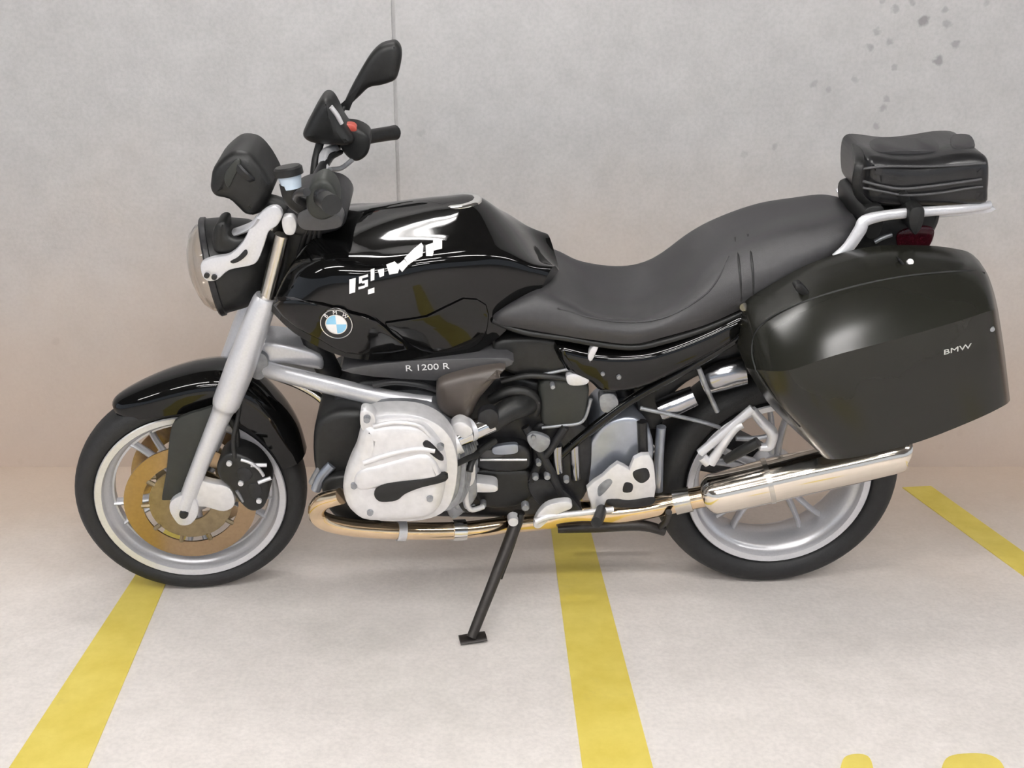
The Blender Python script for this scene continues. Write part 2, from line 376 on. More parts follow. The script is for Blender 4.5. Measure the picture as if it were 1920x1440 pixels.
# ---- wheels
def wheel(name, ax, R, hw, steer, spoke_n, phase, discs, rimw):
    rot = Matrix.Rotation(steer, 4, 'Z')
    loc = Matrix.Translation(ax - B.base) @ rot
    O = Vector((0, 0, 0)); Y = (0, 1, 0)
    def fin(nm, bm, m, parent=None, label=None, ang=35):
        o = finish(bm, nm, m, parent, ang=ang)
        if label: o['label'] = label
        return o
    bm = bmesh.new()
    rw = rimw
    half = [(rw - .004, .2215), (rw, .2285), (rw + .006, .2315), (rw + .009, .229), (rw + .007, .2145), (rw + .001, .2115), (rw - .006, .2115), (rw - .012, .209), (rw - .015, .204), (rw - .020, .1985), (rw - .032, .194), (.012, .189)]
    outer = [(.012, .206), (rw - .022, .213)]
    prof = [(-y_, r_) for y_, r_ in reversed(outer)] + outer + half + [(-y_, r_) for y_, r_ in reversed(half)]
    add_lathe(bm, prof, O, Y, 72, closed_prof=True)
    rim = fin(name, bm, 'silver', B.e, ang=40); rim.matrix_local = loc
    bm = bmesh.new()
    tp = []; rc = (R + .222) / 2; rr = R - rc
    for k in range(25):
        a = -math.pi * .80 + k / 24 * math.pi * 1.6
        ca, sa = math.cos(a), math.sin(a)
        tp.append((hw * math.copysign(abs(sa) ** .85, sa), rc + rr * math.copysign(abs(ca) ** .85, ca)))
    tp = [(-rw + .006, .224)] + tp + [(rw - .006, .224), (rw - .01, .2195), (-rw + .01, .2195)]
    add_lathe(bm, tp, O, Y, 80, closed_prof=True)
    ty = fin('tyre', bm, 'rubber', rim, 'black rubber road tyre')
    # tread grooves as shallow raised blocks are too fine here; hub and spokes follow
    bm = bmesh.new(); add_lathe(bm, [(-.055, 0), (-.055, .018), (-.05, .04), (-.03, .048), (-.02, .056), (.02, .056), (.03, .048), (.05, .04), (.055, .018), (.055, 0)], O, Y, 32)
    fin('hub', bm, 'silver', rim)
    src = None
    for k in range(spoke_n):
        for s in (-1, 1):
            a = phase + 2 * math.pi * k / spoke_n
            if src is None:
                bm = bmesh.new()
                add_tube(bm, [Vector((.045, 0, .006)), Vector((.10, 0, .010)), Vector((.165, 0, .022)), Vector((.200, 0, .034))], [.017, .0135, .0115, .013], 8, 3, flat=(1.2, .62))
                src = fin('spoke', bm, 'silver', rim, ang=60)
                src2 = src.data.copy()
                for v in src2.vertices: v.co.z *= -1
                src2.flip_normals()
                src.matrix_local = Matrix.Rotation(a, 4, 'Y'); first = True
                o = bpy.data.objects.new('spoke', src2); COL.objects.link(o); o.parent = rim; o.matrix_local = Matrix.Rotation(a, 4, 'Y')
                break
            o = bpy.data.objects.new('spoke', src.data if s < 0 else src2); COL.objects.link(o); o.parent = rim; o.matrix_local = Matrix.Rotation(a, 4, 'Y')
    for y in discs:
        bm = bmesh.new(); t = .0025
        add_lathe(bm, [(y - t, .115), (y - t, .159), (y + t, .159), (y + t, .115)], O, Y, 64, closed_prof=True)
        d = fin('brake_disc', bm, 'disc', rim, 'round steel brake disc')
        bm = bmesh.new(); add_lathe(bm, [(y - .003, .050), (y - .003, .100), (y + .003, .100), (y + .003, .050)], O, Y, 40, closed_prof=True)
        for k in range(10):
            a = 2 * math.pi * k / 10
            add_tube(bm, [Vector((.098 * math.cos(a), y, .098 * math.sin(a))), Vector((.118 * math.cos(a), y, .118 * math.sin(a)))], .006, 6, 1)
        fin('disc_carrier', bm, 'carrier', rim)
    return rim
wheel('front_wheel', AXF, RF, .0556, STEER, 5, .35, (-.066, .066), .043)
wheel('rear_wheel', AXR, RR, .0800, 0, 5, .94, (), .066)

# ---- front fork, fender
def ST(p, about=AXF):  # mirrored twin on the right fork leg
    return Vector((p.x - math.sin(STEER) * .21, p.y + .21, p.z))
FWN = -.105
fk = [P(529, 440, FWN), P(498, 566, FWN)]
B.tube('fork_stanchion', fk, .0165, 'brushed', n=16, label='upper fork tube with warm steel sheen')
B.tube('fork_stanchion', [ST(p) for p in fk], .0165, 'brushed', n=16)
sl = [P(499, 556, FWN), P(490, 580, FWN), P(450, 690, FWN), P(424, 756, FWN), P(416, 775, FWN), P(372, 880, FWN), P(347, 950, FWN)]
rs = [.024, .029, .034, .032, .024, .020, .021]
s1 = B.tube('fork_slider', sl, rs, 'silver', n=20, res=3, label='thick silver fork leg')
B.tube('fork_slider', [ST(p) for p in sl], rs, 'silver', n=20, res=3)
B.puff('axle_clamp', [(322, 938), (350, 925), (368, 938), (372, 962), (358, 982), (338, 984), (326, 972), (318, 955)], FWN - .012, FWN + .03, 'silver', parent=s1, rings=RNDS)
B.lathe('axle_bolt', [(-.010, 0), (-.010, .009), (-.004, .011), (.12, .011)], P(345, 963, FWN - .016), (0, 1, 0), 'dark', parent=s1, n=12)
B.puff('caliper_lug', [(360, 900), (395, 905), (432, 915), (440, 945), (420, 958), (385, 950), (350, 945)], FWN - .004, FWN + .02, 'alu', parent=s1, rings=RNDS)
cal = B.puff('brake_caliper', [(408, 868), (432, 848), (468, 858), (492, 880), (506, 912), (494, 950), (470, 956), (448, 938), (430, 912), (412, 895)], -.115, -.045, 'black', label='black front brake caliper')
B.tube('bleed_pipe', [(452, 862, -.126), (470, 868, -.128), (486, 880, -.126), (494, 892, -.122)], .004, 'silver', parent=cal)
B.tube('pad_pin', [(470, 872, -.125), (500, 872, -.118)], .005, 'silver', parent=cal)
B.tube('pad_pin', [(484, 905, -.125), (508, 896, -.118)], .005, 'silver', parent=cal)
B.tube('pad_pin', [(444, 920, -.125), (456, 940, -.12)], .004, 'cast', parent=cal)
for (u, v) in ((430, 868), (452, 905), (486, 938)):
    B.lathe('bolt', [(-.006, 0), (-.006, .0065), (.006, .0075)], P(u, v, -.123), (0, 1, 0), 'silver', parent=cal, n=10)
B.puff('caliper_piston', [(445, 880), (462, 876), (474, 888), (466, 902), (450, 900)], -.122, -.11, 'dark', parent=cal, rings=RNDS)
B.puff('caliper_piston', [(466, 908), (484, 906), (492, 920), (482, 934), (468, 928)], -.122, -.11, 'dark', parent=cal, rings=RNDS)
B.puff('fork_guard', [(322, 800), (338, 782), (380, 768), (418, 760), (410, 795), (382, 845), (352, 905), (338, 932), (308, 938), (304, 930), (312, 885), (316, 840)], -.098, -.085, 'guard', sm=2, label='charcoal plastic fork guard panel', rings=RNDS)
# fender: arc shell over the tyre
def fender():
    rows = []
    keys = [(213, 748, .030, .020), (222, 736, .045, .030), (262, 716, .062, .045), (320, 696, .070, .060), (380, 684, .073, .072), (432, 686, .074, .080), (486, 715, .074, .076), (530, 758, .072, .066), (560, 806, .070, .055), (574, 850, .068, .042)]
    for u, v, hwid, skirt in keys:
        c = P(u, v, 0.0); d = Vector((c.x, 0, c.z - RF)); Rr = d.length; d.normalize()
        r = []
        for k in range(13):
            a = -1 + 2 * k / 12
            yy = math.copysign(min(1, abs(a) * 1.55), a); drop = 0 if abs(a) < .42 else (abs(a) - .42) / .58
            yy = hwid * math.sin(yy * math.pi / 2)
            rad = Rr - .020 * (yy / hwid) ** 2 - skirt * drop
            q = AXF + d * rad + Vector((0, yy, 0))
            s = STEER; q = Vector((q.x * math.cos(s) - q.y * math.sin(s), q.x * math.sin(s) + q.y * math.cos(s), q.z))
            r.append(q)
        rows.append(r)
    cols = [spline(list(c), 4) for c in zip(*rows)]; rows = [list(r) for r in zip(*cols)]
    bm = bmesh.new(); add_grid(bm, rows)
    bmesh.ops.recalc_face_normals(bm, faces=bm.faces[:])
    g = bmesh.ops.solidify(bm, geom=bm.faces[:], thickness=.004)
    return bm
B.part('front_fender', fender(), 'gloss', label='gloss black front fender', ang=60)
B.tube('fender_stay', [(410, 770, -.085), (440, 800, -.08), (445, 845, -.085)], .008, 'black')
B.tube('brake_hose', [(452, 700, -.08), (448, 770, -.10), (438, 820, -.115), (440, 858, -.12)], .0055, 'hose')

# ---- telelever arm and struts
arm = B.tube('telelever_arm', [(482, 686, -.03), (520, 698, -.05), (600, 718, -.09), (680, 738, -.125), (760, 753, -.15), (812, 757, -.165)], [.020, .020, .021, .022, .021, .017], 'silver', n=16, label='silver front suspension arm', flat=(.8, 1.05))
B.tube('telelever_arm', [(482, 680, .03), (520, 680, .05), (600, 690, .09), (680, 700, .125), (760, 712, .15)], [.020, .020, .021, .022, .021], 'silver', n=16, flat=(.8, 1.05))
B.puff('ball_joint', [(468, 668), (486, 660), (502, 672), (500, 700), (486, 712), (470, 702)], -.05, .03, 'cast', parent=arm, rings=RNDS)
B.tube('arm_brace', [(500, 700, -.02), (560, 722, -.02), (606, 752, -.03), (622, 790, -.04)], .010, 'brushed', label='thin brass coloured brace')
B.puff('fork_bridge', [(484, 652), (500, 640), (560, 650), (600, 664), (606, 690), (585, 690), (540, 682), (492, 678)], -.03, .06, 'silver', rings=RND)
B.tube('spring_strut', [(560, 560, 0), (600, 660, 0), (640, 740, 0)], .03, 'dark')

# ---- headlight
HA = Vector((-1, -.17, -.13)).normalized()
HC = P(400, 500, 0.0)
hl = B.lathe('headlight', [(-.165, 0), (-.160, .035), (-.135, .070), (-.10, .092), (-.05, .106), (-.005, .110), (0, .108), (0, .100)], HC, HA, 'black', n=48, label='round headlight with dark shell and clear lens')
B.lathe('bezel', [(-.008, .109), (-.006, .114), (.004, .115), (.008, .111), (.006, .103), (-.004, .101)], HC, HA, 'dark', parent=hl, n=48)
B.lathe('lens', [(.003, .104), (.018, .100), (.036, .083), (.048, .055), (.054, .025), (.055, 0), (.0525, 0), (.0515, .0245), (.0455, .0535), (.034, .0805), (.016, .0975), (.003, .1015), (.003, .104)], HC, HA, 'glass', parent=hl, n=48, label='clear domed glass lens', ang=60)
B.lathe('reflector', [(-.07, 0), (-.065, .03), (-.04, .07), (-.002, .098)], HC, HA, 'refl', parent=hl, n=48, ang=60)
hb = B.puff('headlight_bracket', [(378, 492), (402, 482), (432, 476), (456, 452), (470, 424), (486, 402), (505, 388), (522, 388), (530, 402), (520, 422), (504, 434), (496, 458), (484, 488), (468, 498), (430, 506), (408, 524), (388, 526), (378, 512)], -.122, -.108, 'silver', label='silver headlight bracket', sm=3, rings=RNDS)
B.puff('bracket_slot', [(432, 490), (446, 482), (460, 468), (464, 476), (452, 488), (438, 494)], -.1265, -.12, 'dark', parent=hb, rings=[(0, 0), (.001, -.0005)])
B.tube('bracket_bridge', [(428, 440, -.05), (470, 424, -.105), (488, 405, -.112)], .012, 'silver', parent=hb, flat=(1.5, .6))
for u, v in ((388, 516), (402, 519)):
    B.lathe('bolt', [(-.005, 0), (-.005, .006), (.004, .0065)], P(u, v, -.126), (0, 1, 0), 'dark', parent=hb, n=10)
B.puff('bracket_foot', [(530, 408), (548, 405), (556, 418), (552, 438), (538, 440), (530, 428)], -.115, -.09, 'alu', parent=hb, rings=RNDS)
tsig = B.puff('turn_signal', [(402, 425), (412, 415), (424, 418), (428, 440), (448, 446), (470, 442), (466, 458), (446, 472), (420, 476), (402, 470), (398, 448)], -.10, -.04, 'black', rings=RND)
# ---- instruments, triple clamp, handlebar
ic = B.puff('instrument_cluster', [(396, 338), (402, 312), (428, 287), (446, 281), (470, 286), (490, 306), (506, 332), (512, 350), (502, 378), (484, 400), (462, 400), (446, 386), (430, 372), (406, 366), (396, 354)], -.065, .065, 'black', sm=3, label='black instrument cluster pod', rings=[(0, 0), (.003, -.010), (.010, -.017), (.022, -.022), (.030, -.022)])
for w in (-.055, .055):
    c = P(482, 312, w) if w < 0 else P(478, 285, w)
    B.lathe('gauge_bezel', [(0, 0), (0, .040), (.012, .043), (.016, .040), (.012, .037), (.006, 0)], P(478, 316, w * .6) + Vector((-.02, w * .4, .004)), Vector((.75, 0, .66)), 'dark', parent=ic, n=28)
B.puff('cluster_ridge', [(420, 330), (440, 300), (452, 304), (438, 335), (428, 352)], -.089, -.07, 'guard', parent=ic, rings=RNDS)
B.tube('cluster_mount', [(470, 385, -.03), (505, 380, -.03), (555, 400, -.03)], [.022, .02, .022], 'black')
B.puff('triple_clamp', [(535, 395), (560, 378), (610, 372), (640, 385), (650, 410), (630, 432), (580, 442), (545, 436), (532, 420)], -.09, .10, 'dark', rings=RND)
B.puff('steering_head', [(540, 432), (585, 432), (600, 470), (570, 520), (535, 560), (508, 585), (505, 560), (528, 500)], -.05, .05, 'black', rings=RND)
hbar = B.tube('handlebar', [(640, 262, .34), (618, 292, .25), (596, 330, .14), (586, 362, .05), (584, 378, -.05), (588, 372, -.14), (598, 366, -.25), (606, 366, -.30)], .0125, 'dark', n=14)
B.tube('grip', [(655, 268, .30), (690, 257, .35), (738, 249, .42)], [.017, .0175, .0185], 'black', parent=hbar, n=16, label='ribbed black rubber right hand grip')
B.lathe('bar_end', [(0, 0), (0, .018), (.014, .019), (.020, .014), (.020, 0)], P(734, 249.5, .415), (P(738, 249, .42) - P(690, 257, .35)), 'black', parent=hbar, n=16)
B.tube('grip', [(602, 370, -.24), (612, 376, -.31), (622, 384, -.37)], [.0185, .0185, .020], 'black', parent=hbar, n=16, label='ribbed black rubber left hand grip')
B.puff('switch_housing', [(584, 345), (606, 334), (626, 348), (634, 374), (630, 400), (604, 412), (580, 400), (574, 372)], -.255, -.19, 'guard', parent=hbar, rings=RND)
B.puff('clamp_block', [(562, 398), (582, 392), (612, 398), (636, 404), (640, 424), (606, 432), (570, 430), (558, 416)], -.16, -.10, 'cover', parent=hbar, rings=RNDS)
B.puff('switch_housing', [(640, 240), (664, 238), (688, 250), (694, 268), (688, 290), (668, 302), (648, 290), (636, 266)], .26, .33, 'black', parent=hbar, rings=RND)
B.puff('kill_switch', [(638, 236), (655, 232), (666, 236), (668, 246), (650, 247), (638, 244)], .255, .28, 'red', parent=hbar, label='red kill switch', rings=RNDS)
B.puff('brake_reservoir', [(594, 198), (606, 183), (620, 185), (632, 204), (640, 222), (656, 246), (664, 262), (652, 272), (604, 270), (578, 264), (568, 250), (580, 224)], .24, .31, 'black', parent=hbar, label='black brake fluid reservoir and lever cover', rings=[(0, 0), (.004, -.012), (.012, -.020), (.022, -.024)])
B.tube('reservoir_window', [(620, 200, .222), (632, 216, .226), (640, 232, .23)], .006, 'alu', parent=hbar)
B.tube('brake_lever', [(600, 268, .26), (592, 300, .25), (588, 335, .22)], .010, 'black', parent=hbar)
B.tube('throttle_cable', [(640, 285, .28), (615, 300, .22), (600, 325, .16), (606, 360, .06), (600, 400, 0)], .006, 'hose', parent=hbar)
B.tube('brake_pipe', [(628, 278, .28), (610, 288, .24), (606, 308, .2), (612, 322, .18)], .012, 'silver', parent=hbar, label='bright metal brake pipe')
B.tube('brake_pipe', [(660, 300, .26), (640, 315, .22), (618, 318, .17)], .006, 'cast', parent=hbar)
B.tube('clutch_lever', [(570, 380, -.24), (556, 372, -.27), (560, 362, -.34), (575, 360, -.40)], [.009, .008, .007, .008], 'dark', parent=hbar)
rs_ = B.lathe('clutch_reservoir', [(-.030, 0), (-.030, .020), (-.006, .024), (-.002, .026)], P(542, 326, -.16), Vector((-.15, .1, 1)), 'bluew', parent=hbar, n=24, label='pale translucent clutch fluid reservoir')
B.lathe('reservoir_cap', [(-.002, .026), (-.002, .030), (.012, .030), (.016, .026), (.016, 0)], P(542, 326, -.16), Vector((-.15, .1, 1)), 'black', parent=hbar, n=24)
B.tube('reservoir_mount', [(543, 345, -.16), (548, 372, -.16), (570, 392, -.14)], [.022, .018, .016], 'black', parent=hbar)
for k in range(4):
    B.tube('cable', [(590 + 6 * k, 405, -.10), (572 + 9 * k, 440, -.09), (560 + 12 * k, 480, -.06), (545 + 8 * k, 530, -.04)], .0055, 'hose')
mi = B.tube('mirror_stalk', [(640, 262, .33), (638, 225, .36), (642, 206, .385), (662, 178, .40), (690, 150, .41)], [.007, .0065, .0065, .008, .009], 'black')
mh = B.puff('mirror', [(728, 80), (742, 79), (751, 90), (753, 108), (748, 134), (740, 150), (716, 159), (692, 164), (672, 182), (650, 202), (642, 204), (652, 178), (672, 140), (694, 104), (712, 86)], .395, .425, 'black', label='black teardrop rear view mirror', rings=[(0, 0), (.003, -.006), (.010, -.011), (.018, -.013)])
B.puff('mirror_glass', [(724, 84), (740, 83), (748, 96), (747, 118), (738, 144), (712, 154), (690, 156), (690, 130), (706, 100)], .427, .4285, 'mirror', parent=mh, rings=[(0, 0), (.001, -.0003)])

# ---- fuel tank
tank_rows = [
 [(507, 582, -.120), (520, 548, -.130), (548, 492, -.120), (594, 442, -.085), (645, 410, 0)],
 [(560, 630, -.180), (572, 568, -.195), (604, 494, -.178), (648, 455, -.120), (694, 395, 0)],
 [(650, 670, -.195), (662, 596, -.212), (686, 505, -.198), (720, 456, -.132), (762, 382, 0)],
 [(760, 676, -.185), (768, 596, -.208), (786, 495, -.198), (810, 450, -.135), (832, 373, 0)],
 [(868, 670, -.160), (872, 596, -.180), (880, 495, -.178), (890, 444, -.125), (896, 372, 0)],
 [(925, 640, -.148), (932, 578, -.160), (944, 495, -.152), (952, 462, -.112), (956, 419, 0)],
 [(968, 600, -.138), (976, 555, -.142), (992, 505, -.132), (1004, 490, -.10), (1012, 474, 0)],
 [(1010, 560, -.12), (1018, 535, -.125), (1030, 510, -.115), (1040, 498, -.09), (1048, 505, 0)],
]
rows = mirrored_loft(tank_rows, 7, 7)
bm = bmesh.new(); add_grid(bm, rows, cap=True)
TANK_BVH = None
bm2 = bm.copy(); bmesh.ops.recalc_face_normals(bm2, faces=bm2.faces[:]); TANK_BVH = BVHTree.FromBMesh(bm2); bm2.free()
tank = B.part('fuel_tank', bm, 'gloss', label='gloss black fuel tank', ang=50)
CAML = BM.inverted() @ CAMP
def onto(bvh, u, v, lift=.0012):
    d = (BM.inverted().to_3x3() @ ray(u, v)).normalized()
    h = bvh.ray_cast(CAML, d)
    if h[0] is None: return None
    return h[0] - d * lift
def conform(name, polys, bvh, m, parent, label=None, lift=.002):
    bm = bmesh.new()
    for poly in polys:
        tb = bmesh.new(); tb.faces.new([tb.verts.new((u, v, 0)) for u, v in poly])
        bmesh.ops.triangulate(tb, faces=tb.faces[:]); bmesh.ops.subdivide_edges(tb, edges=tb.edges[:], cuts=3, use_grid_fill=True)
        vm = {}
        for v_ in tb.verts: 
            h_ = onto(bvh, v_.co.x, v_.co.y, lift); vm[v_] = bm.verts.new(h_ if h_ else P(v_.co.x, v_.co.y, -.19))
        for f_ in tb.faces: bm.faces.new([vm[x_] for x_ in f_.verts])
        tb.free()
    return B.part(name, bm, m, parent, label, smooth=False)
# tank side panels: conform to the tank with real thickness
def panel_on(name, px, bvh, m, parent, off, label=None, sm=4):
    """raised panel lying on a surface: subdivided outline + rings towards its centre"""
    pts = [Vector((u, v, 0)) for u, v in px]; pts = spline(pts, sm, closed=True)
    c = sum(pts, Vector()) / len(pts)
    rows = []
    for s, o in ((1.0, -.004), (1.0, off * .5), (.985, off * .9), (.95, off), (.8, off), (.6, off), (.4, off), (.2, off), (.02, off)):
        r = []
        for p in pts:
            q = c + (p - c) * s
            h = onto(bvh, q.x, q.y, o)
            if h is None: h = P(q.x, q.y, -.18)
            r.append(h)
        rows.append(r)
    bm = bmesh.new(); add_grid(bm, rows, closed=True, cap=True)
    return B.part(name, bm, m, parent, label, ang=30)
sp = panel_on('tank_side_panel', [(512, 572), (548, 562), (600, 570), (660, 588), (706, 602), (738, 630), (764, 656), (700, 664), (648, 662), (598, 636), (552, 612)], TANK_BVH, 'gloss', tank, .010, 'gloss black wing panel carrying the roundel', sm=2)
kp = panel_on('tank_knee_panel', [(722, 606), (800, 594), (870, 560), (912, 572), (915, 610), (905, 636), (876, 656), (810, 662), (772, 648), (742, 622)], TANK_BVH, 'gloss', tank, .006, sm=2)
# lamp reflection on the tank flank, built in as white strokes
reflection_strokes = [
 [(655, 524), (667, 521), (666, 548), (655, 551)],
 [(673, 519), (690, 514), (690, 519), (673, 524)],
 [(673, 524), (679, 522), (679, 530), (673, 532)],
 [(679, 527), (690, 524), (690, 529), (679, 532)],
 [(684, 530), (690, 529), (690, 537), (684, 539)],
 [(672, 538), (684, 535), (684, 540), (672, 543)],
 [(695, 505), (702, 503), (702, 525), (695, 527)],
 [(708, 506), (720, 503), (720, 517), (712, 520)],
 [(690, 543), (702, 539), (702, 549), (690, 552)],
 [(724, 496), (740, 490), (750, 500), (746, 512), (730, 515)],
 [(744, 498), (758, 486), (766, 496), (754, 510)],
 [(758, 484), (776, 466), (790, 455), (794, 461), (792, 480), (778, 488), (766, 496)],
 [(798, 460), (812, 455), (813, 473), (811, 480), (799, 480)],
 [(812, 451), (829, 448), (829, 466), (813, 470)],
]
conform('tank_reflection', reflection_strokes, TANK_BVH, 'white', tank, 'white strokes painted as a lamp reflection')
# roundel
def roundel():
    c = onto(TANK_BVH, 631, 607, .012); q1 = onto(TANK_BVH, 645, 607, .012); q2 = onto(TANK_BVH, 631, 595, .012)
    nrm = (q1 - c).cross(q2 - c).normalized()
    if nrm.y > 0: nrm = -nrm
    ex = (q1 - c).normalized(); ez = nrm.cross(ex); ez = ez if ez.z > 0 else -ez
    R = .036
    bm = bmesh.new(); add_lathe(bm, [(-.006, R), (.001, R), (.003, R * .97), (.0025, R * .93)], c, nrm, 48)
    ring = B.part('roundel', bm, 'chrome', tank, 'round blue and white tank emblem')
    bm = bmesh.new(); add_lathe(bm, [(-.004, R * .94), (.0022, R * .94), (.0022, R * .60)], c, nrm, 48); B.part('roundel_ring', bm, 'dark', ring)
    for k in range(4):
        bm = bmesh.new(); a0 = k * math.pi / 2; pts = [c + nrm * .003]
        for s in range(9):
            a = a0 + s / 8 * math.pi / 2; pts.append(c + nrm * .003 + (ex * math.cos(a) + ez * math.sin(a)) * R * .62)
        t = [bm.verts.new(p) for p in pts]; b = [bm.verts.new(p - nrm * .004) for p in pts]; bm.faces.new(t); n = len(t)
        for i in range(n): bm.faces.new((t[i], t[(i + 1) % n], b[(i + 1) % n], b[i]))
        B.part('roundel_quadrant', bm, 'white' if k % 2 == 0 else 'blue', ring, smooth=False)
    bm = bmesh.new(); add_lathe(bm, [(.001, R * .66), (.0034, R * .66), (.0034, R * .61), (.001, R * .61)], c, nrm, 40); B.part('inner_rim', bm, 'chrome', ring)
    for ch, ang in (('B', 135), ('M', 90), ('W', 45)):
        cu = bpy.data.curves.new('t', 'FONT'); cu.body = ch; cu.size = R * .36; cu.align_x = 'CENTER'; cu.align_y = 'CENTER'; cu.extrude = .0004
        to = bpy.data.objects.new('t', cu); COL.objects.link(to)
        dg = bpy.context.evaluated_depsgraph_get(); me = bpy.data.meshes.new_from_object(to.evaluated_get(dg)); bpy.data.objects.remove(to)
        a = R_(ang); e1 = ex * math.sin(a) - ez * math.cos(a); e2 = ex * math.cos(a) + ez * math.sin(a); p = c + e2 * R * .79 + nrm * .003
        mt = Matrix(((e1.x, e2.x, nrm.x, p.x), (e1.y, e2.y, nrm.y, p.y), (e1.z, e2.z, nrm.z, p.z), (0, 0, 0, 1)))
        me.transform(Matrix.Translation(-B.base) @ mt); me.materials.append(M['white'])
        o = bpy.data.objects.new('roundel_letter', me); COL.objects.link(o); o.parent = ring
roundel()
B.lathe('filler_cap', [(-.01, .050), (.002, .050), (.005, .046), (.006, .040), (.006, 0)], P(862, 376, .0) + Vector((0, 0, -.003)), (-.12, 0, 1), 'chrome', parent=tank, n=32, label='chrome fuel filler cap')
for k, pl in enumerate(([(534, 556), (552, 557), (578, 566), (576, 571), (550, 564)],)):
    conform('tank_trim', [pl], TANK_BVH, 'cover', tank)
def text_mesh(body, size, ext=.0006):
    cu = bpy.data.curves.new('t', 'FONT'); cu.body = body; cu.size = size; cu.align_x = 'CENTER'; cu.align_y = 'CENTER'; cu.extrude = ext
    to = bpy.data.objects.new('t', cu); COL.objects.link(to)
    dg = bpy.context.evaluated_depsgraph_get(); me = bpy.data.meshes.new_from_object(to.evaluated_get(dg)); bpy.data.objects.remove(to)
    return me
def put_text(name, body, size, p, xdir, nrm, parent, T, m='white', sx=1.0):
    me = text_mesh(body, size); xdir = xdir.normalized(); nrm = (nrm - xdir * nrm.dot(xdir)).normalized(); up = nrm.cross(xdir)
    mt = Matrix(((xdir.x * sx, up.x, nrm.x, p.x), (xdir.y * sx, up.y, nrm.y, p.y), (xdir.z * sx, up.z, nrm.z, p.z), (0, 0, 0, 1)))
    me.transform(Matrix.Translation(-T.base) @ mt); me.materials.append(M[m])
    o = bpy.data.objects.new(name, me); COL.objects.link(o); o.parent = parent; return o

# ---- intake cover below the tank
cv = B.puff('intake_cover', [(640, 694), (690, 684), (760, 677), (860, 672), (952, 670), (960, 684), (930, 692), (880, 694), (835, 712), (790, 712), (700, 706)], -.185, -.10, 'cover', label='grey intake cover with model lettering', rings=RNDS, sm=2)
put_text('model_lettering', 'R 1200 R', .021, P(801, 689, -.190), P(845, 685, -.19) - P(757, 690, -.19), Vector((0, -1, 0)), cv, B, 'white', 1.25)
B.puff('air_scoop', [(822, 716), (850, 704), (900, 692), (948, 688), (928, 712), (898, 748), (880, 782), (850, 782), (824, 768), (818, 740)], -.205, -.12, 'scoop', sm=3, label='bronze grey air scoop', rings=[(0, 0), (.003, -.008), (.010, -.014), (.02, -.018)])
# ---- engine
eng = B.puff('engine_block', [(612, 775), (660, 720), (760, 705), (900, 700), (1010, 715), (1070, 770), (1085, 850), (1070, 940), (1000, 965), (860, 968), (700, 960), (630, 930), (600, 860)], -.115, .115, 'dark', label='dark engine block', rings=RND)
B.puff('alternator_cover', [(590, 800), (612, 772), (652, 762), (690, 780), (692, 900), (660, 940), (622, 925), (592, 880)], -.16, .12, 'black', rings=[(0, 0), (.004, -.012), (.012, -.02), (.02, -.022)])
B.tube('crash_hose', [(586, 905, -.16), (600, 880, -.17), (618, 850, -.17), (632, 815, -.16)], .010, 'cast')
B.puff('front_cover', [(604, 905), (640, 890), (690, 900), (720, 960), (700, 982), (650, 976), (618, 955)], -.20, -.10, 'black', rings=RND)
B.tube('cooler_hose', [(592, 918, -.19), (604, 892, -.19), (622, 872, -.185)], .012, 'bluecast')
# cylinder with cooling fins reaching out to the head
fo = [(700, 800), (800, 795), (850, 815), (872, 850), (872, 905), (858, 945), (820, 962), (735, 962), (700, 940), (685, 890), (688, 835)]
cyl = B.puff('cylinder', [(u * .9 + 78, v * .9 + 88) for u, v in fo], -.30, -.08, 'cast', rings=RNDS, label='finned grey cylinder')
for k in range(8):
    w = -.150 - .0185 * k; t = k / 7
    sh = [(u + 26 * (1 - t), v - 14 * (1 - t)) for u, v in fo]
    B.puff('cooling_fin', sh, w, w + .007, 'cast', parent=cyl, rings=[(0, 0), (.001, -.0015)], sm=2)
hd = B.puff('cylinder_head', [(690, 782), (760, 776), (812, 790), (846, 822), (858, 870), (850, 930), (828, 962), (780, 976), (700, 974), (668, 955), (662, 905), (672, 850), (688, 812)], -.345, -.285, 'alu', label='silver cylinder head', rings=RNDS)
vc = B.puff('valve_cover', [(680, 796), (704, 788), (752, 784), (792, 790), (816, 812), (832, 838), (838, 872), (834, 912), (826, 944), (808, 962), (780, 970), (694, 972), (664, 958), (647, 934), (644, 900), (656, 862), (668, 836)], -.350, -.325, 'alu', label='bright silver two lobed valve cover', sm=3, rings=[(0, 0), (.002, -.008), (.007, -.016), (.016, -.021), (.026, -.023), (.036, -.024)])
B.puff('cover_nub', [(676, 772), (690, 769), (702, 778), (704, 800), (690, 808), (677, 802)], -.362, -.33, 'alu', parent=vc, rings=RNDS)
# rib between the two lobes and ridges
B.tube('cover_ridge', [(700, 800, -.368), (740, 792, -.370), (785, 798, -.368), (808, 820, -.364)], .005, 'alu', parent=vc)
B.tube('cover_ridge', [(682, 868, -.374), (730, 852, -.375), (780, 842, -.375), (815, 845, -.372)], .006, 'alu', parent=vc)
B.puff('cover_lobe', [(676, 880), (720, 868), (786, 850), (812, 858), (826, 884), (824, 898), (770, 902), (716, 912), (676, 918), (664, 902)], -.372, -.36, 'alu', parent=vc, rings=RND, sm=3)
pc = B.puff('spark_plug_cover', [(702, 922), (714, 909), (738, 903), (790, 898), (834, 888), (836, 902), (790, 914), (760, 926), (744, 938), (716, 941), (704, 934)], -.378, -.366, 'black', parent=vc, sm=3, label='black spark plug lead cover', rings=RNDS)
for u, v in ((664, 910), (806, 934), (688, 786), (694, 960), (826, 838)):
    B.lathe('cover_bolt', [(-.006, 0), (-.006, .007), (.006, .008)], P(u, v, -.374), (0, 1, 0), 'cast', parent=vc, n=10)
